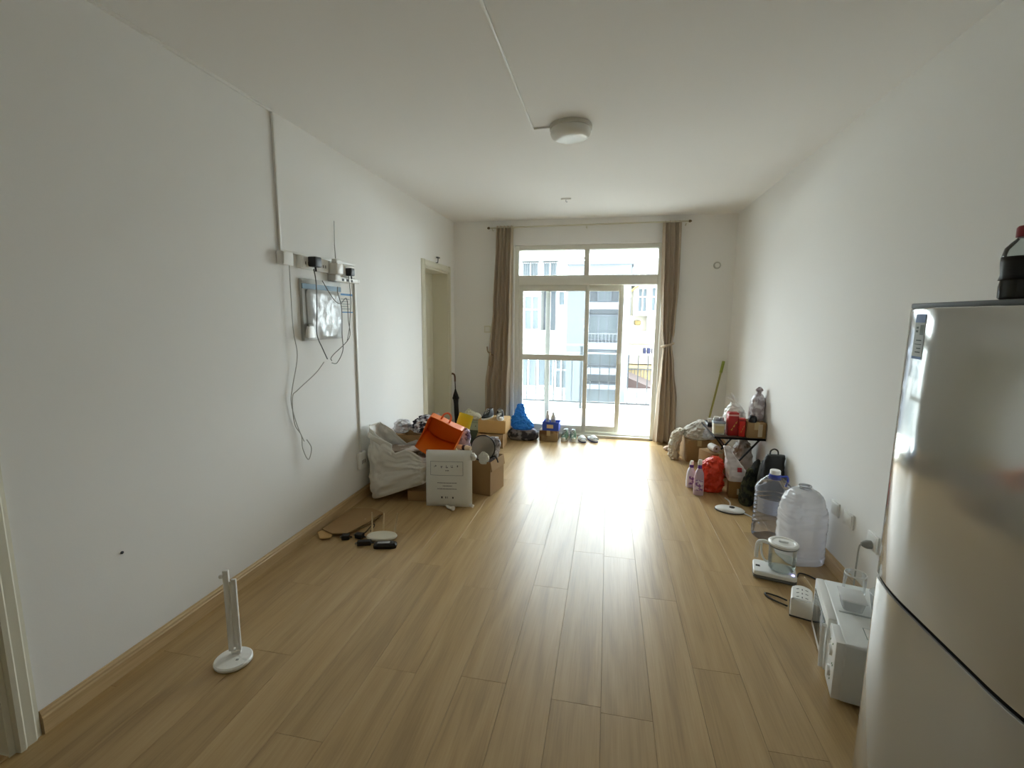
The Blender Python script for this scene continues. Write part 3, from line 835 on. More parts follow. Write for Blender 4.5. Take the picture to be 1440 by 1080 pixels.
# cola bottle on the fridge
t = thing('cola_bottle', 'small cola bottle with red cap standing on top of the fridge', 'bottle', (0.895, 1.272, 1.546))
prof = [(.024, 0), (.031, .006), (.032, .03), (.029, .055), (.032, .08), (.033, .10), (.030, .115), (.020, .128), (.0125, .136), (.0125, .146)]
G().lathe(prof, 28).build('body', clear_mat('pet_clear', 'E8EEEE', haze=.06, rough=.05), t)
G().lathe([(.022, .002), (.0295, .008), (.0305, .03), (.0275, .055), (.0305, .08), (.031, .094)], 28).build('drink', mat('cola', '0A0706', .1), t)
G().lathe([(.0335, .045), (.031, .056), (.0335, .082), (.0335, .096)], 28, caps=False).build('wrapper', mat('wrapper_black', '131314', .4), t, solid=.0006)
G().lathe([(.0155, .138), (.0158, .158), (.013, .162), (.001, .163)], 20).build('cap', mat('cap_red', '8E2430', .4), t)

# ================================================================== MICROWAVE
mdir = Vector((-.124, -.499, 0)).normalized()           # along the front towards the fridge
ang = math.atan2(mdir.y, mdir.x)
t = thing('microwave', 'white microwave oven on the floor by the fridge, its door towards the room', 'microwave', (1.035, 2.376, 0.0), ang)
# local: +x along the front towards the fridge, +y into the body (towards the wall)
MWW, MWD, MZ0, MZ1 = .512, .335, .012, .262
# local +y after rotation must point to +X world: rotate 90 deg from mdir gives (+.97,-.24)
MWB = mat('microwave_white', 'E2E4E2', .35)
G().box(.0, MWW, .03, MWD, MZ0, MZ1 - .004).build('body', MWB, t, bevel=.010, seg=3)
dp = G().box(.002, MWW * .68, 0, .034, MZ0 + .004, MZ1 - .004)
d = dp.build('door', WHITEP, t, bevel=.006)
G().box(.03, MWW * .60, -.002, .004, MZ0 + .04, MZ1 - .045).build('door_glass', mat('mw_glass', '4C5250', .12), d, bevel=.001)
cp = G().prism([(MWW * .68 + .002 + .03 * (1 - math.sin(k / 8 * PI)), MZ0 + .004 + (MZ1 - MZ0 - .008) * k / 8) for k in range(9)] + [(MWW - .002, MZ1 - .004), (MWW - .002, MZ0 + .004)], .004, .034, axis='y')
c_ = cp.build('control_panel', WHITEP, t, bevel=.003)
G().tube(smoothpath([(MWW * .67 + .02 * (1 - math.sin(k / 8 * PI)), -.012, MZ0 + .03 + (MZ1 - MZ0 - .06) * k / 8) for k in range(9)], 2), .009, 8).build('handle', PVC, d)
for z_ in (.075, .165):
    G().lathe([(.022, 0), (.02, .009), (.001, .010)], 20, M=Matrix.Translation((MWW * .86, .004, MZ0 + z_)) @ Matrix.Rotation(PI / 2, 4, 'X')).build('knob', WHITEP, c_)
LEAF = mat('leaf_print', '6F8A62', .6)
pg = G()
random.seed(3)
for i in range(9):
    xx = MWW * .80 + random.uniform(0, .07); z_ = MZ0 + random.uniform(.03, .22)
    pg.prism([(xx, z_), (xx + .008, z_ + .006), (xx + .012, z_ + .016), (xx + .003, z_ + .011)], .0028, .0042, axis='y')
pg.build('leaf_decor', LEAF, c_, smooth=False)
pg = G()
for k in range(2): pg.box(MWW * .52, MWW * .54, .05, .29, MZ1 - .0045, MZ1 - .003) if k else None
pg.build('top_groove', mat('groove_grey', 'B0B4B2', .5), t, smooth=False)
lbk = G().box(MWW - .15, MWW - .07, .115, .195, MZ1 - .0045, MZ1 - .0034).build('rating_label', mat('label_outline', '77827E', .6), t, smooth=False)
G().box(MWW - .147, MWW - .073, .118, .192, MZ1 - .0036, MZ1 - .0028).build('label_face', PAPER, lbk, smooth=False)
for i in range(7): G().box(MWW - .001, MWW + .0012, .12, .26, MZ0 + .06 + i * .02, MZ0 + .066 + i * .02).build('side_vent', mat('vent_grey', '9EA29E', .6), t, smooth=False)
for xx in (.05, MWW - .05):
    for yy in (.06, MWD - .04): G().lathe([(.016, 0), (.014, MZ0 + .003)], 12, c=(xx, yy)).build('foot', DARKG, t)
M_ = Matrix.Translation((1.035, 2.376, 0)) @ Matrix.Rotation(ang, 4, 'Z')
def onmw(x_, y_): return M_ @ Vector((x_, y_, MZ1 - .004))
GL2 = clear_mat('jar_glass', 'FAFCFC', haze=.05, rough=.03, gloss=.7)
q = onmw(.085, .135)
t = thing('glass_jar', 'open clear glass jar standing at the back of the microwave top', 'jar', q)
G().lathe([(.040, 0), (.044, .006), (.044, .085), (.040, .092), (.040, .100)], 32, caps=False).build('body', GL2, t)
G().lathe([(.0415, .092), (.0425, .096), (.0415, .100)], 32, caps=False).build('rim', WHITEP, t, solid=.001)
q = onmw(.205, .105)
t = thing('food_box', 'clear lidded plastic box in front of the glass jar on the microwave', 'food box', q, ang)
G().loft([(0, 0, 0, .048, .036), (.045, 0, 0, .056, .044)], 32, 6, sq=6).build('tub', clear_mat('tub_plastic', 'F6F8F8', haze=.5, rough=.15, gloss=.6), t)
G().box(-.06, .06, -.047, .047, .045, .053).build('lid', clear_mat('lid_plastic', 'FAFBFB', haze=.8, rough=.2, gloss=.6), t, bevel=.004)
q = onmw(.200, .225)
t = thing('plastic_tub', 'round pale plastic tub beside the fridge on the microwave', 'tub', q)
G().lathe([(.045, 0), (.058, .075), (.060, .080), (.058, .083)], 32, caps=False).build('wall', MATS['tub_plastic'], t, solid=.001)
G().lathe([(.045, .001), (.0, .001)], 32).build('base', MATS['tub_plastic'], t)

# ================================================================== RIGHT-HAND FLOOR
# socket tower
t = thing('socket_tower', 'round-backed white socket strip on the floor in front of the microwave', 'power strip', (1.025, 2.475, 0), math.radians(-20))
so = [(.048 * math.cos(a) , .055 + .048 * math.sin(a)) for a in [PI * k / 12 for k in range(13)]] + [(-.048, -.055)] + [(.048, -.055)]
bd = G().prism(so, 0, .10, axis='z').build('body', WHITEP, t, bevel=.007, seg=3)
tp = G().prism([(p * .9, q * .9) for p, q in so], .0995, .1025, axis='z').build('socket_face', WHITEM, t, bevel=.001)
hg = G()
for yy in (-.03, .01, .05):
    for xx, rr in ((-.02, 35), (.02, -35), (0, 90)):
        hg.box(xx - .007, xx + .007, yy - .002, yy + .002, .102, .1032, rot('Z', rr, (xx, yy, 0)))
hg.build('socket_holes', DARKG, tp, smooth=False)
G().box(-.05, .05, -.057, .10, 0, .008).build('foot_rim', DARKG, t, bevel=.002)
t = thing('strip_cable', 'black cable curling from the socket strip over the floor', 'cable', (0, 0, 0))
G().tube(smoothpath([(.99, 2.56, .012), (.95, 2.60, .008), (.90, 2.62, .006), (.915, 2.57, .006), (.975, 2.51, .010)]), .0045, 8).build('cord', CABLEB, t)
# kettle and base
ka = math.radians(-14)
t = thing('warming_plate', 'flat white kettle warming plate with a small dark display', 'warming plate', (1.01, 2.83, 0), ka)
rr = []
for (cx_, cy_, a0) in ((.09, .055, 0), (-.09, .055, 90), (-.09, -.055, 180), (.09, -.055, 270)):
    for k in range(7):
        a = math.radians(a0 + 15 * k); rr.append((cx_ + .022 * math.cos(a), cy_ + .022 * math.sin(a)))
G().prism(rr, .004, .022, axis='z').build('lower_shell', mat('base_grey', '70706E', .5), t, bevel=.003)
G().prism([(p * 1.0, q * 1.0) for p, q in rr], .022, .048, axis='z').build('upper_shell', WHITEP, t, bevel=.006, seg=3)
G().box(-.098, -.075, -.015, .006, .0478, .0488).build('display', BLACKP, t, smooth=False)
G().lathe([(.06, .048), (.06, .051), (.0, .051)], 32, c=(.035, .005)).build('heating_plate', mat('plate_grey', 'C4C6C6', .3), t)
for xx in (-.09, .09):
    for yy in (-.05, .05): G().lathe([(.01, 0), (.01, .006)], 8, c=(xx, yy)).build('foot', BLACKP, t)
plate_t = t
LED = mat('led_violet', 'A99CFF', .3, emit=6)
G().lathe([(.0, .0075), (.006, .004), (.008, 0)], 12, M=Matrix.Translation((.092, -.045, .048))).build('indicator_light', LED, t)
kp = Matrix.Translation((1.01, 2.83, 0)) @ Matrix.Rotation(ka, 4, 'Z') @ Vector((.035, .005, .051))
t = thing('glass_kettle', 'clear glass kettle with white lid, half full, on its base', 'kettle', kp, ka)
KG = clear_mat('kettle_glass', 'FAFCFA', haze=.02, rough=.02, gloss=.7)
G().lathe([(.060, 0), (.068, .006), (.072, .03), (.072, .10), (.075, .155)], 40, caps=False).build('jug', KG, t)
G().lathe([(.0, .004), (.062, .006), (.0705, .03), (.0710, .062), (.0, .062)], 40).build('water', clear_mat('water', 'F2F6F4', haze=.0, rough=.01, gloss=.6), t)
G().lathe([(.076, .150), (.079, .156), (.079, .164), (.070, .170), (.060, .168), (.056, .163), (.0, .163)], 40).build('lid', WHITEP, t)
G().lathe([(.0768, .144), (.0785, .147), (.0768, .150)], 40, caps=False).build('seal', mat('seal_grey', '6E706C', .5), t, solid=.001)
G().box(-.025, .025, -.006, .006, .163, .176).build('lid_grip', WHITEP, t, bevel=.004)
hb = [(-.070, 0, .145), (-.105, 0, .150), (-.128, 0, .138), (-.134, 0, .10), (-.134, 0, .045)]
G().tube(smoothpath(hb), .011, 10).build('handle', WHITEP, t)
G().tube(smoothpath([(-.070, 0, .03), (-.085, 0, .032), (-.100, 0, .055), (-.110, 0, .09), (-.112, 0, .135)]), .006, 8).build('handle_inner', WHITEP, t)
wp = plate_t
kinv = (Matrix.Translation((1.01, 2.83, 0)) @ Matrix.Rotation(ka, 4, 'Z')).inverted()
G().tube(smoothpath([kinv @ Vector(q) for q in ((1.115, 2.80, .014), (1.14, 2.84, .005), (1.17, 2.885, .005), (1.22, 2.86, .005), (1.27, 2.76, .005), (1.33, 2.68, .006), (1.352, 2.62, .05))]), .004, 8).build('cord', CABLEB, wp)
# water bottles
def big_bottle(label, loc, rotz, w, d, h, m, neckm, capm, cap, neck, seed, ribs):
    t = thing('water_bottle', label, 'bottle', loc, rotz)
    sh = h * (.70 if ribs else .52)
    rg = [(0, 0, 0, w * .44, d * .44), (.012, 0, 0, w * .49, d * .49), (.05, 0, 0, w * .5, d * .5)]
    if ribs:
        for i in range(ribs):
            z = .07 + (sh - .09) * i / ribs; dz = (sh - .09) / ribs
            rg += [(z, 0, 0, w * .5, d * .5), (z + dz * .5, 0, 0, w * .478, d * .478)]
    else:
        rg += [(sh * .35, 0, 0, w * .495, d * .5), (sh * .7, 0, 0, w * .5, d * .49)]
    if not ribs:
        rg += [(sh + (.93 * h - sh) * math.sin(k / 6 * PI / 2) ** 1.1, 0, 0, neck + (w * .5 - neck) * math.cos(k / 6 * PI / 2) ** .8, neck + (d * .5 - neck) * math.cos(k / 6 * PI / 2) ** .8) for k in range(7)]
    else: rg += [(sh, 0, 0, w * .5, d * .5), (sh + (h - sh) * .30, 0, 0, w * .43, d * .43), (sh + (h - sh) * .58, 0, 0, w * .27, d * .27), (sh + (h - sh) * .72, 0, 0, neck * 1.15, neck * 1.15)]
    G().loft(rg, 44, 14 + 6 * len(rg), sq=3.4, amp=0.0 if ribs else .005, scale=14, seed=seed, top=False).build('body', m, t)
    G().lathe([(neck * 1.15, h * .915), (neck * 1.2, h * .925), (neck, h * .93), (neck, h * .965)], 28, caps=False).build('neck', neckm, t, solid=.001)
    if cap:
        G().lathe([(neck * 1.1, h * .945), (neck * 1.1, h * .992), (neck * 1.0, h), (.0, h)], 28).build('cap', capm, t)
    return t
PETB = clear_mat('pet_blue', 'EEF0FA', haze=.07, rough=.06)
b1_ = big_bottle('large clear blue-tinted water bottle with ribbed body and white cap', (1.150, 3.36, 0), math.radians(20), .205, .205, .485, PETB, PETB, WHITEP, True, .030, 1, 8)
G().lathe([(.040, .425), (.036, .452), (.0345, .456)], 28, caps=False).build('collar', mat('collar_blue', '2F48B4', .35), b1_, solid=.002)
G().sheet(lambda u, v: Vector((-.105 * math.copysign(abs(math.cos(-.9 + 1.8 * u + PI / 2 * 0)) ** .6, 1) , .10 * math.copysign(abs(math.sin(-.75 + 1.5 * u)) ** .8, math.sin(-.75 + 1.5 * u)), .20 + .10 * v)), 12, 2).build('label', clear_mat('bottle_label', 'E4E6F4', haze=.35, rough=.2), b1_, rotz=math.radians(38))
G().tube(smoothpath([(.03, -.02, .44), (.065, -.03, .445), (.085, -.02, .41), (.07, -.02, .37)]), .007, 8).build('carry_handle', MATS['collar_blue'], b1_)
MILK = clear_mat('milky_plastic', 'F8F8FB', haze=.74, hazecol='FDFDFF', rough=.12, gloss=1.4)
b2_ = big_bottle('large milky uncapped water bottle wrapped in film beside the wall', (1.232, 3.085, 0), math.radians(10), .245, .235, .498, MILK, clear_mat('milky_neck', 'F0F0F4', haze=.4, rough=.1), WHITEP, False, .030, 4, 0)
G().lathe([(.033, .476), (.036, .480), (.033, .484)], 24, caps=False).build('neck_ring', MATS['milky_neck'], b2_, solid=.003)
# white oval base near the bottles
t = thing('oval_charging_base', 'flat white oval appliance base with a dark centre socket on the floor', 'appliance base', (.992, 3.785, 0), math.radians(-14))
ov = [(.001, .030), (.03, .031), (.07, .029), (.098, .022), (.108, .014), (.104, .004), (.09, .0)]
G().lathe(list(reversed(ov)), 44, sx=1.0, sy=.66).build('shell', WHITEP, t)
G().lathe([(.108, .001), (.111, .004), (.108, .008)], 44, sx=1.0, sy=.66, caps=False).build('foot_rim', DARKG, t, solid=.001)
G().lathe([(.020, .029), (.020, .0335), (.0, .0335)], 20, c=(.015, 0)).build('socket', BLACKP, t)
G().tube(smoothpath([(.10, -.02, .008), (.14, -.05, .005), (.18, -.10, .005), (.2, -.16, .005)]), .005, 8).build('cord', WHITEP, t)
tag(G().tube(smoothpath([(1.015, 4.045, .006), (1.032, 3.99, .006), (1.030, 3.93, .006), (1.015, 3.875, .006)]), .006, 8).build('white_lead', WHITEP), 'short white lead lying on the floor before the small carton', 'cable')

# ================================================================== BOXES, BAGS, SHOES: builders
def carton(name, label, loc, rotz, w, d, h, m=None, opened=True, flaps=(), tape=True, cat='carton', group=None, flap_ang=35):
    m = m or CARD
    t = thing(name, label, cat, loc, math.radians(rotz), group)
    k = .005
    if opened:
        G().box(-w / 2, w / 2, -d / 2, d / 2, 0, k).build('bottom', m, t, smooth=False)
        for sx in (-1, 1):
            a, b = sorted((sx * w / 2, sx * (w / 2 - k))); G().box(a, b, -d / 2, d / 2, k, h).build('side', m, t, smooth=False)
        for sy in (-1, 1):
            a, b = sorted((sy * d / 2, sy * (d / 2 - k))); G().box(-w / 2 + k, w / 2 - k, a, b, k, h).build('side', m, t, smooth=False)
    else:
        G().box(-w / 2, w / 2, -d / 2, d / 2, 0, h).build('body', m, t, bevel=.003)
        if tape:
            tp_ = mat('parcel_tape', 'C8B48A', .25)
            G().box(-.022, .022, -d / 2 - .0008, d / 2 + .0008, h - .0003, h + .0008).box(-.022, .022, -d / 2 - .0010, -d / 2 + .0003, h - .06, h).build('tape', tp_, t, smooth=False)
    for f in flaps:
        fl_ = min(w, d) * .42
        if f in 'LR':
            sx = -1 if f == 'L' else 1
            G().box(0, fl_, -d / 2 + .004, d / 2 - .004, -k / 2, k / 2, Matrix.Translation((sx * (w / 2 - .002), 0, h)) @ Matrix.Rotation(0 if sx > 0 else PI, 4, 'Z') @ Matrix.Rotation(math.radians(flap_ang), 4, 'Y')).build('flap', m, t, smooth=False)
        else:
            sy = -1 if f == 'F' else 1
            G().box(-w / 2 + .004, w / 2 - .004, 0, fl_, -k / 2, k / 2, Matrix.Translation((0, sy * (d / 2 - .002), h)) @ Matrix.Rotation(0 if sy > 0 else PI, 4, 'Z') @ Matrix.Rotation(math.radians(-flap_ang), 4, 'X')).build('flap', m, t, smooth=False)
    return t
def bag(name, label, cat, loc, rings, m, amp=.015, sc_=9, seed=0, rotz=0, sq=2.4, knot=0, ears=None, earm=None, group=None, n=52, nz=34, bottom=True):
    t = thing(name, label, cat, loc, math.radians(rotz), group)
    G().loft(rings, n, nz, sq=sq, amp=amp, scale=sc_, seed=seed, bottom=bottom).build('body', m, t, angle=70)
    for i, e in enumerate(ears or ()):
        p0, p1, wd = Vector(e[0]), Vector(e[1]), e[2]
        mid = (p0 + p1) / 2 + Vector((.01 * math.sin(i * 3), -.012, .006))
        P = smoothpath([p0, mid, p1], 6); nn = len(P)
        G().tube(P, [wd * (.55 + .6 * math.sin(PI * (j + 1) / (nn + 1)) + .12 * noise.noise(Vector((j * .9, i, seed)))) for j in range(nn)], 10).build('handle', earm or m, t)
    return t
def shoe(label, loc, rotz, up, sole, ln=.27, wd=.095, hh=.085, group=None, lace=None, name='sneaker', cat='shoe'):
    t = thing(name, label, cat, loc, math.radians(rotz), group)
    out = []
    for k in range(28):
        a = 2 * PI * k / 28
        x_ = ln / 2 * math.cos(a); w_ = wd / 2 * (1.0 - .18 * math.cos(a + .6) ** 2 + .08 * math.cos(a))
        out.append((x_, w_ * math.copysign(abs(math.sin(a)) ** .75, math.sin(a))))
    G().prism(out, 0, .022, axis='z').build('sole', sole, t, bevel=.004)
    g = G(); vs = []; n = 28; K = 9
    for j in range(K):
        q = j / (K - 1)
        for (x_, y_) in out:
            xr = x_ / (ln / 2)
            top_ = hh * (1.0 if xr < -.15 else max(.42, 1 - (xr + .15) * .75))
            s_ = 1 - .45 * q ** 2.2 * (1 if xr < 0 else .9)
            vs.append(Vector((x_ * (1 - .10 * q) * (1 if xr < 0 else s_ ** .35), y_ * s_, .02 + (top_ - .02) * math.sin(q * PI / 2) ** .9)))
    fs = [(j * n + k, j * n + (k + 1) % n, (j + 1) * n + (k + 1) % n, (j + 1) * n + k) for j in range(K - 1) for k in range(n)]
    fs.append(tuple((K - 1) * n + k for k in range(n)))
    g.add(vs, fs); g.build('upper', up, t)
    G().lathe([(.001, hh * .99), (.034, hh * 1.0), (.036, hh * .93)], 18, c=(-ln * .24, 0), sx=1.35, sy=.75).build('collar', lace or BLACKP, t)
    lg = G()
    for j in range(4):
        xx = ln * (.0 + .055 * j); zz_ = hh * (.98 - .15 * j) + .004
        lg.tube([(xx, -.022, zz_ - .006), (xx, 0, zz_ + .003), (xx, .022, zz_ - .006)], .0035, 5)
    lg.build('laces', lace or WHITEM, t)
    return t
def slipper(label, loc, rotz, solem, strapm, ln=.26, wd=.095):
    t = thing('slipper', label, 'slipper', loc, math.radians(rotz))
    out = []
    for k in range(28):
        a = 2 * PI * k / 28
        out.append((ln / 2 * math.cos(a), wd / 2 * (.88 + .14 * math.cos(a)) * math.copysign(abs(math.sin(a)) ** .7, math.sin(a))))
    G().prism(out, 0, .014, axis='z').build('outsole', strapm, t, bevel=.003)
    G().prism([(p * .97, q * .97) for p, q in out], .014, .030, axis='z').build('footbed', solem, t, bevel=.004)
    G().sheet(lambda u, v: Vector((.015 + .085 * v - .02 * abs(2 * u - 1), -wd * .47 * math.cos(PI * u) * (1 - .1 * v), .020 + (.052 - .014 * v) * math.sin(PI * u))), 16, 6).build('strap', solem, t, solid=.006)
    return t
def polysack(name, label, cat, loc, w, h, t_, m, rotx=0, rotz=0, roty=0, amp=.008, seed=0, sc_=12):
    t = thing(name, label, cat, loc)
    t.rotation_euler = (math.radians(rotx), math.radians(roty), math.radians(rotz))
    g = pillow(w, h, t_, amp=amp, seed=seed, sc_=sc_)
    g.build('sack', m, t)
    return t, g

# ================================================================== LEFT PILE
# big white bag
rings = [(0, .0, 0, .215, .15), (.02, -.0, 0, .235, .165), (.15, -.005, 0, .245, .175), (.30, -.01, 0, .25, .165), (.41, -.015, 0, .235, .145), (.45, -.015, 0, .23, .135)]
t = thing('large_white_bag', 'large crumpled white plastic bag slumped open against the left wall', 'bag', (-1.642, 3.54, .008), math.radians(6))
g = G().loft(rings, 96, 60, sq=5.5, amp=.016, scale=5, seed=11, top=False)
for p in g.v:
    k = max(0, (p.z - .22) / .22)
    low = max(0, 1 - p.z / .42)
    p.z += low * .36 * max(0, p.x + .20)                                   # underside rises to the right, resting on the added low box
    p.z += k * (.125 * max(0, -(p.x + .08) / .15) - .065 * max(0, 1 - abs(p.x - .0) / .10) + .01 - .11 * max(0, (p.x - .06) / .15))
    if p.y < 0:                                                            # pulled diagonal folds on the front
        p.y += .014 * math.sin(14 * (p.x * .8 + p.z * .7)) * (1 - low * .5) + .010 * math.sin(23 * (p.z - p.x * .35) + 1)
g.build('sack', BAGW, t, solid=.003, angle=80)
G().sheet(lambda u, v: Vector((-.235 + .19 * u, -.150 - .012 * math.sin(5 * u + 2 * v) - .01 * v, .565 - .10 * u - (.035 + .05 * u) * v)), 14, 8).build('turned_rim', BAGW, t, solid=.004)
G().loft([(0, 0, 0, .17, .10), (.13, 0, 0, .19, .12), (.30, 0, 0, .17, .10)], 40, 18, sq=3, amp=.02, seed=5).build('contents', mat('bag_contents', '7A6A58', .9, hex2='B8B0A8', vscale=9), t, loc=(.0, 0, .10))
carton('added_box', 'low brown box added in the shadow under the big white bag, propping up one side', (-1.49, 3.56, 0), 6, .17, .26, .085, CARD, opened=False, tape=False, cat='box')  # added box, put in where black shadow lies under the raised bag
carton('storage_carton', 'tall brown carton hidden behind the big white bag', (-1.68, 3.93, 0), 3, .38, .34, .46, CARD)
CLO = mat('patterned_cloth', 'DADADF', .9, hex2='2A2430', vscale=22)
bag('cloth_bundle', 'black and white patterned cloth bundle lying on the tall carton', 'clothes', (-1.605, 3.93, .462), [(0, 0, 0, .09, .10), (.03, 0, 0, .105, .115), (.08, .0, 0, .095, .10), (.13, .01, 0, .06, .05), (.15, .01, 0, .02, .02)], CLO, seed=4, amp=.034, sc_=10)
bag('white_cloth_bundle', 'plain white cloth bundle beside the patterned one on the carton', 'clothes', (-1.795, 3.86, .462), [(0, 0, 0, .055, .07), (.03, 0, 0, .066, .08), (.08, 0, 0, .055, .07), (.115, 0, 0, .03, .03)], mat('white_cloth', 'DEDFE4', .9), seed=14, amp=.026, sc_=10)
# mid pile support: a box under the orange bag
carton('shipping_box', 'brown box beneath the orange bag, behind the printed white sack', (-1.262, 3.74, 0), 2, .26, .32, .33, CARD, opened=False)
# printed white poly sack
t = thing('printed_white_bag', 'flat white bag printed with a framed logo, standing before the orange bag', 'bag', (-1.187, 3.375, .004))
t.rotation_euler = (math.radians(-7), math.radians(-1.5), math.radians(4))
g = pillow(.375, .45, .085, nu=26, nv=30, amp=.007, seed=21, sc_=9)
g.build('sack', mat('sack_white', 'DBDAD2', .45, bump=.06, bscale=14), t)
def mark(g2, u0, u1, v0, v1):
    nu_ = max(1, int((u1 - u0) * 26)); nv_ = max(1, int((v1 - v0) * 30))
    q = G().sheet(lambda u, v: g.S(u0 + (u1 - u0) * u, v0 + (v1 - v0) * v, -1, .0012), nu_, nv_); g2.add(q.v, q.f)
lg = G()
for (a, b, c, d_) in ((.12, .83, .805, .811), (.12, .83, .565, .571), (.12, .128, .571, .805), (.822, .83, .571, .805)): mark(lg, a, b, c, d_)
lg.build('frame_print', mat('grey_print', '7C7D7A', .8), t)
lg = G()
random.seed(5)
for i, cx_ in enumerate((.23, .36, .48, .59, .71)):                    # five logo characters
    for k in range(4):
        a = cx_ + random.uniform(-.022, .010); b = .72 + random.uniform(-.02, .012)
        if k % 2: mark(lg, a, a + .008, b - .012, b + .018)
        else: mark(lg, a, a + .028, b, b + .008)
for a in (.455, .475, .495, .515): mark(lg, a, a + .012, .645, .662)
for (a, b, v) in ((.28, .70, .432), (.28, .70, .328), (.40, .60, .380)):
    x_ = a
    while x_ < b - .01:
        mark(lg, x_, x_ + .014, v, v + .012); x_ += .02
for a, w_ in ((.36, .035), (.45, .02), (.49, .012), (.60, .03)): mark(lg, a, a + w_, .165, .20)
lg.build('characters', PRINT, t)
G().tube(smoothpath([(-.02, -.02, .015), (.02, -.05, .004), (.055, -.07, .006)]), [.008] * 3 + [.014] * 6 + [.018] * 4, 8).build('handle_strip', BAGW, t)
G().tube(smoothpath([(.17, -.01, .02), (.20, -.02, .012)]), .014, 8).build('corner_fold', BAGW, t)
G().loft([(-.03, 0, 0, .015, .012), (0, 0, 0, .028, .022), (.03, 0, 0, .012, .012)], 16, 8, amp=.006, scale=25, seed=2).build('side_knot', BAGW, t, loc=(.195, .0, .40))
# orange shopping bag, mouth towards the room
t = thing('orange_shopping_bag', 'bright orange shopping bag tipped on its side with its mouth open', 'bag', (-1.378, 3.71, .432))
t.rotation_euler = (math.radians(14), math.radians(24), math.radians(8))
ow, od, ol = .30, .17, .26
DO = ORANGE
def opanel(name, f, m=ORANGE): return G().sheet(f, 12, 12).build(name, m, t, solid=.002)
def wob(p): return p + Vector((0, 0, .008 * noise.noise(p * 9)))
opanel('lower_panel', lambda u, v: wob(Vector(((u - .5) * ow, -ol + ol * v - .10 * (1 - v) * 0, .06 + .035 * math.sin(PI * u) * -1 - .03 * (1 - v)))))
opanel('upper_panel', lambda u, v: wob(Vector(((u - .5) * ow * .95, -ol * .42 + ol * .42 * v, .06 + od + .02 * (1 - v)))))
opanel('back_panel', lambda u, v: wob(Vector(((u - .5) * ow, .0 - .01 * v, .06 + od * v - .035 * math.sin(PI * u) * (1 - v)))), DO)
for sgn in (-1, 1):
    opanel('gusset', lambda u, v, s_=sgn: wob(Vector((s_ * (ow / 2 - .006 * math.sin(PI * v)), -ol * (1 - .5 * v) * u, .06 + od * v - .03 * u * (1 - v)))))
G().tube(smoothpath([(-.06, -.06, .235), (-.05, -.07, .30), (-.02, -.07, .325), (.012, -.065, .30), (.015, -.06, .24)]), .008, 8).build('strap', mat('strap_orange', 'E8642C', .5), t)
t, _ = polysack('yellow_packet', 'yellow snack packet stuck upright behind the orange bag', 'packet', (-1.285, 3.868, .346), .13, .31, .04, YELLOW, -8, 5, 16, .006, 31)
t, _ = polysack('white_booklet', 'white folded leaflet sticking up out of the pile behind the orange bag', 'leaflet', (-1.335, 3.80, .351), .09, .325, .012, mat('leaflet_white', 'E6E4EA', .6, hex2='C9CEE4', vscale=12), -6, -10, -28, .002, 33)
bag('plush_toy', 'lilac and white soft bundle right of the yellow packet', 'soft toy', (-1.185, 3.775, .332), [(0, 0, 0, .04, .045), (.04, 0, 0, .050, .05), (.12, .0, 0, .054, .05), (.19, .008, 0, .04, .04), (.215, .01, 0, .012, .012)], mat('lilac_white', 'E2D4E6', .8, hex2='5A3A58', vscale=16), seed=6, amp=.010, sc_=16)
t = thing('rolled_mat', 'short cream rolled cloth lying below the lilac bundle', 'roll', (-1.135, 3.615, .423), math.radians(-12))
G().lathe([(.0, -.062), (.018, -.062), (.020, -.05), (.020, .05), (.018, .062), (.0, .062)], 18, M=Matrix.Rotation(PI / 2, 4, 'Y')).build('roll', mat('cream_cloth', 'DCC8A4', .9, bump=.2), t)
G().lathe([(.0205, -.012), (.0205, .012)], 18, M=Matrix.Rotation(PI / 2, 4, 'Y'), caps=False).build('band', mat('dark_band', '3C3038', .7), t, solid=.002)
bag('dark_cloth', 'dark purple striped cloth crammed under the cream roll', 'clothes', (-1.150, 3.615, .331), [(0, 0, 0, .035, .025), (.03, 0, 0, .045, .032), (.072, 0, 0, .04, .025)], mat('purple_dark', '3A2C38', .9, hex2='C8BCC4', vscale=24), seed=17, amp=.006, sc_=20, n=28, nz=10)
# open carton with net and film
carton('open_carton', 'open brown carton filled with household odds and ends beside the printed bag', (-.992, 3.813, 0), -12, .20, .27, .295, CARD, flaps='R', flap_ang=80)
t = thing('round_mesh_cover', 'round grey mesh food cover with black rim standing in the open carton', 'mesh cover', (-1.015, 3.765, .385))
t.rotation_euler = (math.radians(74), 0, math.radians(-4))
NET = clear_mat('grey_net', 'B8B4AC', haze=.62, hazecol='B4AEA2', rough=.5, gloss=.2)
G().lathe([(.106, 0), (.100, .012), (.075, .026), (.04, .033), (.0, .035)], 40).build('net', NET, t)
G().tube([(.108 * math.cos(a), .108 * math.sin(a), 0) for a in [2 * PI * k / 48 for k in range(49)]], .0055, 8).build('rim', BLACKP, t)
G().tube(smoothpath([(.07, -.08, .0), (.12, -.06, .01), (.15, -.11, .01)]), .006, 6).build('handle', BLACKP, t)
bag('clear_film_bag', 'crumpled clear plastic bag with dark contents at the corner of the open carton', 'bag', (-.955, 3.85, .24), [(0, 0, 0, .04, .04), (.05, 0, 0, .050, .055), (.12, .005, 0, .058, .05), (.19, .015, 0, .055, .03), (.225, .02, 0, .03, .015)], mat('film_grey_white', 'C6C4C8', .35, hex2='A09CA2', vscale=14), seed=9, amp=.016, sc_=17)
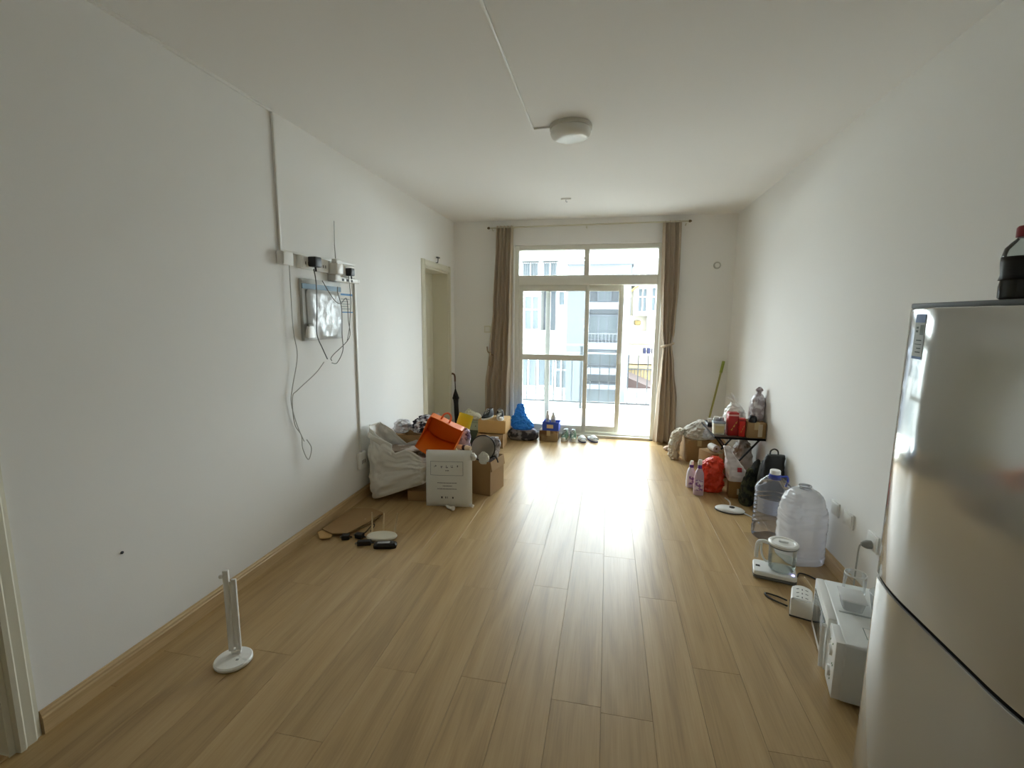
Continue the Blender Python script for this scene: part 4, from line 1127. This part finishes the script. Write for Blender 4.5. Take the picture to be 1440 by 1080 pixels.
bag('white_film_bag', 'small white plastic bag in the front of the open carton', 'bag', (-.985, 3.682, .275), [(0, 0, 0, .03, .02), (.03, 0, 0, .045, .025), (.07, 0, 0, .04, .022), (.10, 0, 0, .015, .010)], mat('film_pale', 'CFCFC6', .35), seed=19, amp=.008, sc_=20, n=32, nz=18)
# cartons and shoes by the left curtain
carton('shoe_carton', 'lower brown carton under the shoe carton by the left curtain', (-1.29, 5.22, 0), 2, .30, .28, .165, CARD, flaps='F', flap_ang=20)
carton('shoe_carton', 'upper brown carton with black and white shoes on it by the left curtain', (-1.27, 5.25, .172), 0, .325, .30, .150, CARDL, opened=False, tape=False)
BW = mat('black_white_shoe', '18181A', .6, hex2='E4E2E0', vscale=18)
shoe('black sneaker with white toe, left one of the pair on the cartons', (-1.345, 5.21, .322), -104, mat('black_canvas', '1B1B1D', .7), WHITEM, ln=.25, wd=.09, hh=.105)
shoe('black and white patterned sneaker, on the cartons nearer the curtain', (-1.195, 5.21, .322), -76, BW, WHITEM, ln=.25, wd=.09, hh=.10)
t = carton('pale_green_box', 'pale green cardboard box with small dark mark beside the umbrella', (-1.575, 5.36, .155), 0, .225, .20, .105, mat('pale_green_card', 'B4C2B0', .7), opened=False, tape=False, cat='box')
G().prism([(.06, .045), (.075, .045), (.068, .062)], -.1008, -.0995, axis='y').build('printed_mark', PRINT, t, smooth=False)
G().box(-.117, .117, -.104, .104, .088, .110).build('lid', mat('pale_green_lid', 'A5B5A2', .7), t, bevel=.002)
carton('dark_green_box', 'dark grey-green box supporting the pale green box', (-1.565, 5.36, 0), 0, .24, .22, .154, mat('dark_green_card', '4C5A4C', .7), opened=False, tape=False, cat='box')
bag('cream_cloth_bag', 'crumpled cream cloth bag lying on the pale green box', 'bag', (-1.58, 5.36, .266), [(0, 0, 0, .10, .08), (.02, 0, 0, .122, .095), (.06, -.01, 0, .10, .08), (.10, -.03, 0, .04, .04), (.125, -.04, 0, .015, .015)], mat('cream_cotton', 'D2CDB6', .9), seed=12, amp=.014, sc_=14)
# umbrella leaning in the corner
t = thing('umbrella', 'folded black umbrella with brown hooked handle leaning in the corner by the door', 'umbrella', (-1.845, 5.60, 0))
t.rotation_euler = (math.radians(-5), math.radians(-4), 0)
G().lathe([(.003, 0), (.004, .03), (.014, .06), (.026, .12), (.030, .25), (.030, .40), (.036, .47), (.034, .50), (.014, .56), (.010, .58)], 20).build('canopy', mat('umbrella_black', '17171A', .6, bump=.2, bscale=30), t)
G().lathe([(.038, .452), (.043, .470), (.038, .488)], 20, caps=False).build('strap', BLACKP, t, solid=.003)
G().tube([(0, 0, .56), (0, 0, .70)], .007, 8).build('shaft', BLACKP, t)
G().tube(smoothpath([(0, 0, .68), (0, 0, .745), (-.012, 0, .775), (-.036, 0, .782), (-.052, 0, .765), (-.052, 0, .742)]), .011, 10).build('handle', mat('handle_brown', '6A4A34', .4), t)
# blue bag on a plaid bag, by the window
PLAID = mat('grey_plaid', '8C8C90', .8, hex2='34343E', vscale=12)
bag('grey_patterned_bag', 'low grey patterned bag under the blue plastic bag by the window', 'bag', (-.990, 5.58, 0), [(0, 0, 0, .16, .10), (.03, 0, 0, .190, .12), (.09, 0, 0, .18, .11), (.125, 0, 0, .15, .09)], PLAID, seed=22, amp=.012, sc_=10)
bag('blue_plastic_bag', 'bright blue plastic bag knotted at the top, on the grey bag by the glass door', 'bag', (-1.02, 5.60, .123), [(0, .02, 0, .11, .08), (.03, .02, 0, .135, .095), (.10, .0, 0, .12, .085), (.17, -.015, 0, .08, .06), (.23, -.015, 0, .05, .04), (.29, -.01, 0, .045, .03), (.315, -.005, 0, .02, .015)], BLUE, seed=23, amp=.026, sc_=12, n=72, nz=48)
# brown box, blue shoe box, two bottles
carton('brown_box', 'dark brown and beige carton under the blue shoebox by the window', (-.665, 5.62, 0), 0, .225, .18, .130, mat('box_two_tone', '6B4C30', .8, hex2='9A8664', vscale=5), opened=False)
t = carton('blue_shoebox', 'open blue shoebox with orange label holding two white bottles', (-.640, 5.62, .131), -3, .200, .16, .105, mat('shoebox_blue', '2A4FC0', .5), flaps='R', flap_ang=-50, cat='box')
G().box(-.045, .035, -.0815, -.0795, .03, .075).build('label', mat('label_peach', 'E4C8A0', .7), t, smooth=False)
for xx, rr_, hh, lb in ((-.690, .024, .225, 'taller white bottle standing in the blue shoebox'), (-.620, .030, .210, 'stouter white bottle standing in the blue shoebox')):
    t = thing('white_bottle', lb, 'bottle', (xx, 5.62, .137))
    G().lathe([(rr_ * .9, 0), (rr_, .005), (rr_, hh * .70), (rr_ * .85, hh * .78), (rr_ * .5, hh * .84), (rr_ * .5, hh * .86)], 22).build('body', mat('bottle_cream', 'DCDAD0', .4), t)
    G().lathe([(rr_ * .55, hh * .86), (rr_ * .55, hh), (.0, hh)], 18).build('cap', WHITEP, t)
    G().lathe([(rr_ * 1.01, hh * .25), (rr_ * 1.01, hh * .6)], 22, caps=False).build('label', mat('bottle_label_grey', 'B8B8B4', .6), t, solid=.0006)
# sneakers and slippers
SG = mat('green_white_canvas', '5C7A60', .7, hex2='DDDCCC', vscale=20)
shoe('green and white sneaker by the window, next to the brown box', (-.475, 5.655, 0), -100, SG, WHITEM, ln=.235, wd=.085, hh=.125)
shoe('green and white sneaker by the window, next to the slippers', (-.375, 5.665, 0), -85, SG, WHITEM, ln=.235, wd=.085, hh=.120)
slipper('white slipper with blue sole lying beside the sneakers', (-.268, 5.655, 0), -72, mat('slipper_white', 'D8DADA', .6), mat('slipper_blue', '3C4C88', .6), ln=.22)
slipper('white slipper with blue sole lying apart in front of the glass door', (-.140, 5.690, 0), -60, MATS['slipper_white'], MATS['slipper_blue'], ln=.22)

# ================================================================== FLOOR BY THE LEFT WALL
t = thing('flat_cardboard', 'flattened brown cardboard box lying on the floor by the left skirting', 'cardboard', (-1.765, 2.90, .003))
pts_ = [(-.145, -.13), (-.03, -.185), (.075, -.165), (.125, .02), (.145, .20), (.03, .255), (-.125, .235)]
G().prism(pts_, .018, .024, axis='z', M=rot('Y', -2)).build('sheet', CARD, t, smooth=False)
G().prism([(p * 1.03 - .005, q * .98 + .01) for p, q in pts_], .006, .012, axis='z').build('sheet', CARD, t, smooth=False)
G().prism([(-.14, -.135), (-.03, -.185), (-.02, -.225), (-.08, -.255), (-.155, -.17)], .008, .012, axis='z').build('flap', CARDL, t, smooth=False)
G().prism([(.075, .06), (.115, .04), (.13, .12), (.10, .14)], .0215, .0228, axis='z', M=Matrix.Translation((0, 0, .004))).build('tape_patch', mat('tape_white', 'DCCFB0', .4), t, smooth=False)
t = thing('router', 'white oval router with three upright pale antennas on the floor', 'router', (-1.455, 2.765, .0), math.radians(12))
G().lathe([(.05, .004), (.098, .008), (.104, .018), (.098, .027), (.06, .031), (.0, .032)], 40, sx=1.0, sy=.62).build('shell', mat('router_cream', 'E0DCCC', .4), t)
for k in range(4): G().lathe([(.008, 0), (.008, .006)], 8, c=((-.06, .06)[k % 2], (-.03, .03)[k // 2])).build('foot', BLACKP, t)
for xx, lx, ln in ((-.085, .00, .155), (-.008, .006, .150), (.070, .022, .150)):
    G().tube([(xx, .052, .012), (xx, .066, .020), (xx + lx * .2, .070, .04), (xx + lx, .078, ln)], [.006, .007, .007, .0045], 8).build('antenna', mat('antenna_beige', 'CDB994', .5), t)
t = thing('power_brick', 'glossy black power brick in front of the router', 'adapter', (-1.375, 2.655, 0), math.radians(16))
G().loft([(0, 0, 0, .068, .024), (.006, 0, 0, .074, .029), (.024, 0, 0, .074, .029), (.036, 0, 0, .062, .020)], 36, 12, sq=6).build('body', mat('gloss_black', '141416', .16), t)
G().box(-.05, .03, -.012, .012, .0355, .0368).build('label', mat('label_silver', '9A9CA0', .4), t, smooth=False)
for (x_, y_, rz, w_, d_, lb) in ((-1.690, 2.705, 20, .05, .045, 'black plug adapter nearest the flattened cardboard'), (-1.608, 2.742, -5, .055, .042, 'black plug adapter between two others beside the router'), (-1.525, 2.655, 18, .09, .032, 'long black plug adapter in front of the router edge')):
    t = thing('plug_adapter', lb, 'adapter', (x_, y_, 0), math.radians(rz))
    G().box(-w_ / 2, w_ / 2, -d_ / 2, d_ / 2, 0, .034).build('body', BLACKP, t, bevel=.005)
    for sy in (-.008, .008): G().box(-w_ / 2 - .014, -w_ / 2 + .001, sy - .002, sy + .002, .014, .020).build('prong', METAL, t, smooth=False)
    G().tube([(w_ / 2 - .002, 0, .016), (w_ / 2 + .018, 0, .012)], .005, 8).build('strain_relief', BLACKP, t)
t = thing('adapter_cord', 'loose black cord looping on the floor behind the adapters', 'cable')
G().tube(smoothpath([(-1.608, 2.760, .010), (-1.605, 2.82, .006), (-1.602, 2.875, .015), (-1.585, 2.90, .03), (-1.574, 2.88, .02), (-1.578, 2.835, .006)]), .0035, 6).build('cord', CABLEB, t)

# desk lamp, folded, in the foreground
t = thing('desk_lamp', 'slim white folding desk lamp standing upright on the floor', 'lamp', (-1.548, 1.570, 0), math.radians(20))
G().lathe([(.06, .0), (.064, .003)], 44, sx=1.14, sy=1.12).build('foot_pad', DARKG, t)
G().lathe([(.064, .003), (.0665, .007), (.0665, .016), (.062, .021), (.0, .0225)], 44, sx=1.14, sy=1.12).build('base', WHITEP, t)
G().box(.018, .030, -.022, -.012, .022, .0234).build('touch_button', mat('button_grey', 'A8AAA8', .5), t, bevel=.0004)
G().box(-.018, .022, .020, .036, .020, .040).build('hinge', WHITEP, t, bevel=.004)
G().box(-.028, -.004, .022, .038, .034, .412).build('lamp_arm', WHITEP, t, bevel=.004)
G().box(.003, .024, .022, .036, .034, .370).build('post', WHITEP, t, bevel=.004)
G().box(-.004, .003, .026, .032, .05, .36).build('slot', WHITEP, t, smooth=False)
G().lathe([(.010, 0), (.010, .012), (.007, .014), (.0, .014)], 16, M=Matrix.Translation((-.028, .029, .386)) @ Matrix.Rotation(-PI / 2, 4, 'Y')).build('pivot_knob', WHITEP, t)

# ================================================================== RIGHT PILE
# folding table
TZ = .470
t = thing('folding_table', 'small black folding table with crossed legs against the right wall', 'table', (1.165, 4.60, 0))
G().box(-.205, .205, -.30, .30, TZ - .016, TZ).build('top', mat('table_top_brown', '5A4638', .5), t, bevel=.003)
G().box(-.208, .208, -.303, -.299, TZ - .018, TZ + .001).box(-.208, -.204, -.303, .303, TZ - .018, TZ + .001).build('edge_band', mat('matte_black', '161616', .85, spec=.2), t, smooth=False)
for yy in (-.26, .26):
    for sgn in (-1, 1):
        G().tube([(sgn * .18, yy + sgn * .008, 0), (-sgn * .17, yy + sgn * .008, TZ - .016)], .009, 8).build('leg', BLACKP, t)
# on the table
ZT = TZ + .001
t = thing('white_tub', 'cream plastic tub with grey-blue lid on the folding table', 'tub', (1.010, 4.42, ZT))
G().loft([(0, 0, 0, .046, .046), (.10, 0, 0, .052, .052)], 32, 8, sq=4).build('body', mat('tub_cream', 'DAD4BE', .5), t)
G().loft([(0, 0, 0, .055, .055), (.012, 0, 0, .055, .055), (.016, 0, 0, .05, .05)], 32, 6, sq=4).build('lid', mat('lid_greyblue', '9AA4B0', .5), t, loc=(0, 0, .100))
G().box(-.036, .036, -.0515, -.047, .018, .080).build('label', mat('tub_label', 'C9B98C', .7), t, smooth=False)
t = thing('small_jar', 'small pale jar standing on the tub lid', 'jar', (.990, 4.43, ZT + .117))
G().lathe([(.022, 0), (.024, .004), (.024, .022), (.020, .026)], 20).build('body', mat('jar_pale', 'B9BEC4', .3), t)
G().lathe([(.022, .026), (.022, .036), (.0, .037)], 20).build('lid', WHITEP, t)
t = thing('small_jar', 'small pale jar beside the red gift box', 'jar', (1.037, 4.44, ZT + .117))
G().lathe([(.020, 0), (.022, .004), (.022, .018), (.018, .022)], 20).build('body', MATS['jar_pale'], t)
G().lathe([(.020, .022), (.020, .031), (.0, .032)], 20).build('lid', WHITEP, t)
def gift(label, x, y, rz, w, d, h, m, m2):
    t = thing('red_gift_box', label, 'box', (x, y, ZT), math.radians(rz))
    G().box(-w / 2, w / 2, -d / 2, d / 2, 0, h).build('box', m, t, bevel=.002)
    G().box(-w / 2 - .0008, w / 2 + .0008, -d / 2 - .0008, d / 2 + .0008, h * .86, h * .93).build('band', m2, t, smooth=False)
    pg = G()
    for k in range(3): pg.prism([(-w * .25 + k * w * .2, h * (.25 + .15 * k)), (-w * .1 + k * w * .2, h * (.22 + .15 * k)), (-w * .02 + k * w * .2, h * (.36 + .15 * k))], -d / 2 - .001, -d / 2, axis='y')
    pg.build('print', mat('gold_print', 'C8963C', .4), t, smooth=False)
    return t
gift('tall dark red gift box standing on the folding table', 1.118, 4.40, 4, .085, .07, .205, RED, mat('pale_red', 'D8A8A0', .5))
gift('narrow bright red box beside the carton on the folding table', 1.193, 4.375, -6, .048, .06, .160, mat('bright_red', 'D02A1C', .45), mat('deep_red', '7E1414', .5))
t = carton('table_carton', 'brown carton with a white label strip on the folding table by the wall', (1.299, 4.40, ZT), 0, .150, .18, .135, CARD, opened=False)
G().box(.01, .045, -.0915, -.0895, .012, .125).build('label_strip', mat('label_beige', 'C9BDA4', .7), t, smooth=False)
bag('food_bag', 'clear plastic bag with greyish pink food standing on the carton by the wall', 'bag', (1.318, 4.44, ZT + .136), [(0, 0, 0, .05, .05), (.03, 0, 0, .056, .07), (.12, .003, 0, .055, .07), (.20, .01, 0, .045, .05), (.245, .012, 0, .018, .02), (.275, .012, 0, .030, .02), (.30, .014, 0, .012, .01)], mat('film_over_food', 'D6D2D6', .3, hex2='A4989C', vscale=20), seed=25, amp=.010, sc_=20)
bag('dark_parcel', 'black parcel lying on the carton below the clear bag', 'parcel', (1.264, 4.338, ZT + .136), [(0, 0, 0, .028, .03), (.02, 0, 0, .034, .036), (.05, 0, 0, .028, .03), (.06, 0, 0, .012, .02)], mat('black_film', '202024', .3), seed=26, amp=.006, sc_=25, n=28, nz=14)
bag('white_shopping_bag', 'white plastic bag with two knotted ears behind the red boxes', 'bag', (1.185, 4.615, ZT), [(0, 0, 0, .08, .08), (.06, 0, 0, .095, .09), (.15, 0, 0, .09, .085), (.22, .0, 0, .06, .06), (.26, -.01, 0, .02, .02)], mat('film_white', 'E2E2DC', .35), seed=27, amp=.013, sc_=14, ears=(((-.01, 0, .25), (-.075, -.01, .30), .012), ((.0, 0, .25), (-.045, 0, .345), .012)))
t = thing('black_tray', 'flat black tray with small white tubs at the back of the folding table', 'tray', (1.03, 4.76, ZT))
G().box(-.06, .06, -.08, .08, 0, .035).build('body', BLACKP, t, bevel=.006)
for k in (-.03, .02):
    q = thing('small_tub', 'small white tub on the black tray, ' + ('at its left end' if k < 0 else 'at its right end'), 'tub', (1.03 + k, 4.74, ZT + .036))
    q['label'] = 'small white tub on the black tray, away from the wall' if k < 0 else 'small white tub on the black tray, on the side of the wall'
    G().lathe([(.018, 0), (.021, .028), (.019, .030)], 18).build('body', WHITEM, q)
    G().lathe([(.022, .028), (.022, .034), (.0, .035)], 18).build('lid', WHITEP, q)
# under the table
carton('long_carton', 'long brown carton with printed side pushed under the folding table', (1.040, 4.655, 0), 24, .19, .20, .245, mat('card_worn', '96713E', .85, var=.25, vscale=7), opened=False)
bag('grey_white_sack', 'grey white plastic sack squeezed under the table by the wall', 'bag', (1.262, 4.55, 0), [(0, 0, 0, .075, .09), (.05, 0, 0, .088, .10), (.20, 0, 0, .085, .10), (.32, 0, 0, .07, .08), (.40, 0, 0, .03, .04)], mat('sack_greywhite', 'C6C4C0', .5, hex2='8C8070', vscale=7), seed=28, amp=.016, sc_=11)
t = thing('paper_roll', 'white paper roll lying on the long carton under the table', 'paper roll', (1.03, 4.64, .245 + .034), math.radians(20))
G().lathe([(.012, -.05), (.034, -.05), (.034, .05), (.012, .05), (.012, -.05)], 24, M=Matrix.Rotation(PI / 2, 4, 'X'), caps=False).build('roll', PAPER, t)
G().lathe([(.013, -.049), (.011, -.049), (.011, .049), (.013, .049)], 18, M=Matrix.Rotation(PI / 2, 4, 'X'), caps=False).build('core', CARD, t)
# white heap on a carton near the right curtain
carton('clothes_carton', 'brown carton under the heap of white clothes by the right curtain', (.965, 5.19, 0), 8, .24, .26, .232, CARD, opened=False)
WC = mat('white_laundry', 'DAD6CE', .9, var=.12, vscale=14, bump=.3, bscale=40)
t = thing('clothes_heap', 'heap of crumpled white clothes piled on a carton by the right curtain', 'clothes', (.985, 5.20, .233))
G().loft([(0, 0, 0, .13, .12), (.025, .0, 0, .155, .14), (.075, 0, 0, .15, .13), (.13, .02, 0, .11, .10), (.18, .04, 0, .06, .05), (.20, .04, 0, .01, .01)], 90, 50, amp=.026, scale=9, seed=30).build('heap', WC, t, angle=80)
G().loft([(.0, 0, 0, .06, .045), (.05, 0, 0, .075, .055), (.11, .01, 0, .03, .03)], 50, 24, amp=.016, scale=14, seed=35).build('white_sheet', mat('bluish_sheet', 'D8DCE6', .8), t, loc=(.09, -.11, .02), angle=80)
t = thing('white_shirt', 'crumpled cream shirt hanging off the clothes heap down to the floor', 'clothes', (.745, 5.17, 0))
G().loft([(0, 0, 0, .045, .065), (.04, .0, 0, .055, .08), (.13, .0, 0, .05, .08), (.22, .015, 0, .052, .085), (.29, .04, 0, .05, .075), (.33, .065, 0, .025, .04)], 64, 44, amp=.022, scale=11, seed=31).build('shirt', mat('cream_laundry', 'D6CFC0', .9, var=.12, vscale=14), t, angle=80)
bag('pinkish_rag', 'small pinkish beige rag on the floor at the foot of the right curtain', 'rag', (.745, 5.47, 0), [(0, 0, 0, .06, .05), (.02, 0, 0, .07, .055), (.05, 0, 0, .03, .03)], mat('rag_pink', 'C4AC98', .9), seed=36, amp=.014, sc_=20, n=32, nz=14)
# bottles, orange bag, small carton
def detergent(label, x, y, rz, col, cap, h, w):
    t = thing('detergent_bottle', label, 'bottle', (x, y, 0), math.radians(rz))
    G().loft([(0, 0, 0, w * .42, .028), (.01, 0, 0, w * .5, .033), (h * .35, 0, 0, w * .5, .033), (h * .6, 0, 0, w * .42, .030), (h * .72, 0, 0, w * .25, .02), (h * .76, 0, 0, .014, .014)], 32, 28, sq=3).build('body', col, t)
    G().lathe([(.018, h * .75), (.018, h * .84), (.012, h * .86)], 18).build('collar', cap, t)
    G().loft([(h * .84, 0, 0, .016, .014), (h * .92, .0, -.004, .018, .016), (h, .0, -.008, .014, .014)], 18, 8).build('cap', WHITEP, t)
    G().box(-w * .36, w * .36, -.0345, -.031, h * .14, h * .45).build('label', mat('label_violet', '8C5A9E', .5, hex2='E8DCE8', vscale=30), t, bevel=.001)
    return t
PUR = mat('purple_cap', '5A2E8C', .4)
detergent('white detergent bottle with purple trim behind the pink one', .776, 4.275, 10, mat('bottle_white_violet', 'DAD2DE', .4), PUR, .245, .075)
detergent('pinkish lilac detergent bottle in front of the orange-red bag', .812, 4.10, -8, mat('bottle_lilac', 'C8AEBC', .4), PUR, .310, .082)
bag('orange_red_bag', 'bulging orange-red plastic bag on the floor beside the detergent bottles', 'bag', (.932, 4.24, 0), [(0, 0, 0, .075, .075), (.02, 0, 0, .095, .095), (.10, .005, 0, .102, .102), (.19, 0, 0, .096, .096), (.26, .02, 0, .075, .075), (.295, .03, 0, .04, .04), (.305, .03, 0, .01, .01)], REDBAG, seed=38, amp=.022, sc_=10, n=72, nz=48)
t = carton('small_carton', 'small brown carton with a pale sticker under the white plastic bag', (1.118, 4.13, 0), -6, .125, .12, .190, mat('card_small', '96703E', .85, var=.15, vscale=10), opened=False, tape=False)
G().box(.0, .045, -.0612, -.0595, .035, .085).build('sticker', mat('sticker_pale', 'BEB49A', .6), t, smooth=False)
t = bag('white_printed_bag', 'white plastic bag with red print sagging over the small carton', 'bag', (1.110, 4.13, .150), [(0, .008, 0, .078, .075), (.035, .008, 0, .080, .077), (.09, -.01, 0, .075, .06), (.16, -.04, 0, .050, .04), (.22, -.065, 0, .032, .025), (.275, -.085, 0, .026, .018), (.285, -.088, 0, .012, .01)], mat('film_pinkish', 'D8CFCE', .35), seed=39, amp=.008, sc_=15, sq=6, bottom=False)
G().sheet(lambda u, v: Vector((-.01 + .035 * u, -.074 + .012 * v, .085 + .035 * v)), 4, 4).build('red_print', mat('print_red', 'C4404A', .6), t, solid=.001)
# dark bags by the wall
bag('dark_bundle', 'black cloth bundle between the small carton and the black bag', 'bundle', (1.240, 4.14, 0), [(0, 0, 0, .035, .08), (.03, 0, 0, .042, .09), (.16, .012, 0, .042, .08), (.26, .03, 0, .035, .06), (.33, .04, 0, .012, .02)], mat('dark_olive', '24241E', .9), seed=40, amp=.008, sc_=14)
t = bag('black_tote_bag', 'slim black tote bag with loop handle leaning on the right wall', 'bag', (1.294, 3.84, 0), [(0, 0, 0, .075, .055), (.03, 0, 0, .085, .075), (.20, .0, 0, .082, .07), (.36, .0, 0, .075, .05), (.45, .01, 0, .066, .025), (.462, .01, 0, .06, .015)], mat('black_nylon', '141517', .5), seed=41, amp=.008, sc_=12, sq=3.2)
G().tube(smoothpath([(-.03, 0, .45), (-.025, 0, .49), (.0, 0, .505), (.025, 0, .49), (.03, 0, .45)]), .006, 8).build('loop_handle', BLACKP, t)
bag('camouflage_bag', 'olive camouflage patterned bag lying in front of the black tote', 'bag', (1.155, 3.965, 0), [(0, 0, 0, .042, .06), (.03, 0, 0, .05, .07), (.12, .004, 0, .047, .065), (.22, .012, 0, .036, .045), (.30, .02, 0, .015, .02)], mat('camo', '46472F', .9, hex2='1C201A', vscale=22), seed=42, amp=.010, sc_=14)
bag('grey_fabric_roll', 'grey fabric roll wedged between camouflage bag and tote', 'roll', (1.262, 3.985, 0), [(0, 0, 0, .035, .04), (.15, .004, 0, .036, .04), (.34, .02, 0, .030, .03), (.37, .022, 0, .012, .012)], mat('grey_fabric', '6A6A66', .9), seed=43, amp=.005, sc_=16, n=28, nz=20)
# broom leaning on the back wall
t = thing('broom', 'thin yellow-green broom stick leaning in the corner behind the table', 'broom', (1.16, 5.55, 0))
G().tube([(-.05, .0, .06), (.165, .235, 1.00)], .011, 10).build('stick', mat('stick_yellow', 'A09C58', .5), t)
G().tube([(.138, .205, .88), (.167, .237, 1.01)], .016, 10).build('grip', mat('grip_green', '8C9A3C', .5), t)
G().loft([(0, 0, 0, .10, .022), (.06, 0, 0, .085, .02), (.10, 0, 0, .03, .016)], 28, 10, sq=3).build('bristles', mat('bristle', '7A7A5C', .9, bump=.5, bscale=200), t, loc=(-.06, -.005, 0))

# ------------------------------------------------------------------ sets of look-alikes share a group
GROUPS = {'wall_socket': 'white wall sockets', 'charger': 'black chargers in the wall sockets', 'curtain': 'taupe curtains at the window',
          'water_bottle': 'large water bottles by the right wall', 'shoe_carton': 'stacked cartons by the left curtain', 'slipper': 'white and blue slippers',
          'sneaker': 'sneakers by the window', 'plug_adapter': 'black plug adapters by the router', 'white_bottle': 'white bottles in the blue shoebox',
          'small_jar': 'pale jars on the tub', 'red_gift_box': 'red boxes on the folding table', 'small_tub': 'white tubs on the black tray',
          'detergent_bottle': 'detergent bottles by the orange-red bag'}
for o in COL.objects:
    if o.parent is None and o.name.split('.')[0] in GROUPS:
        o['group'] = GROUPS[o.name.split('.')[0]]
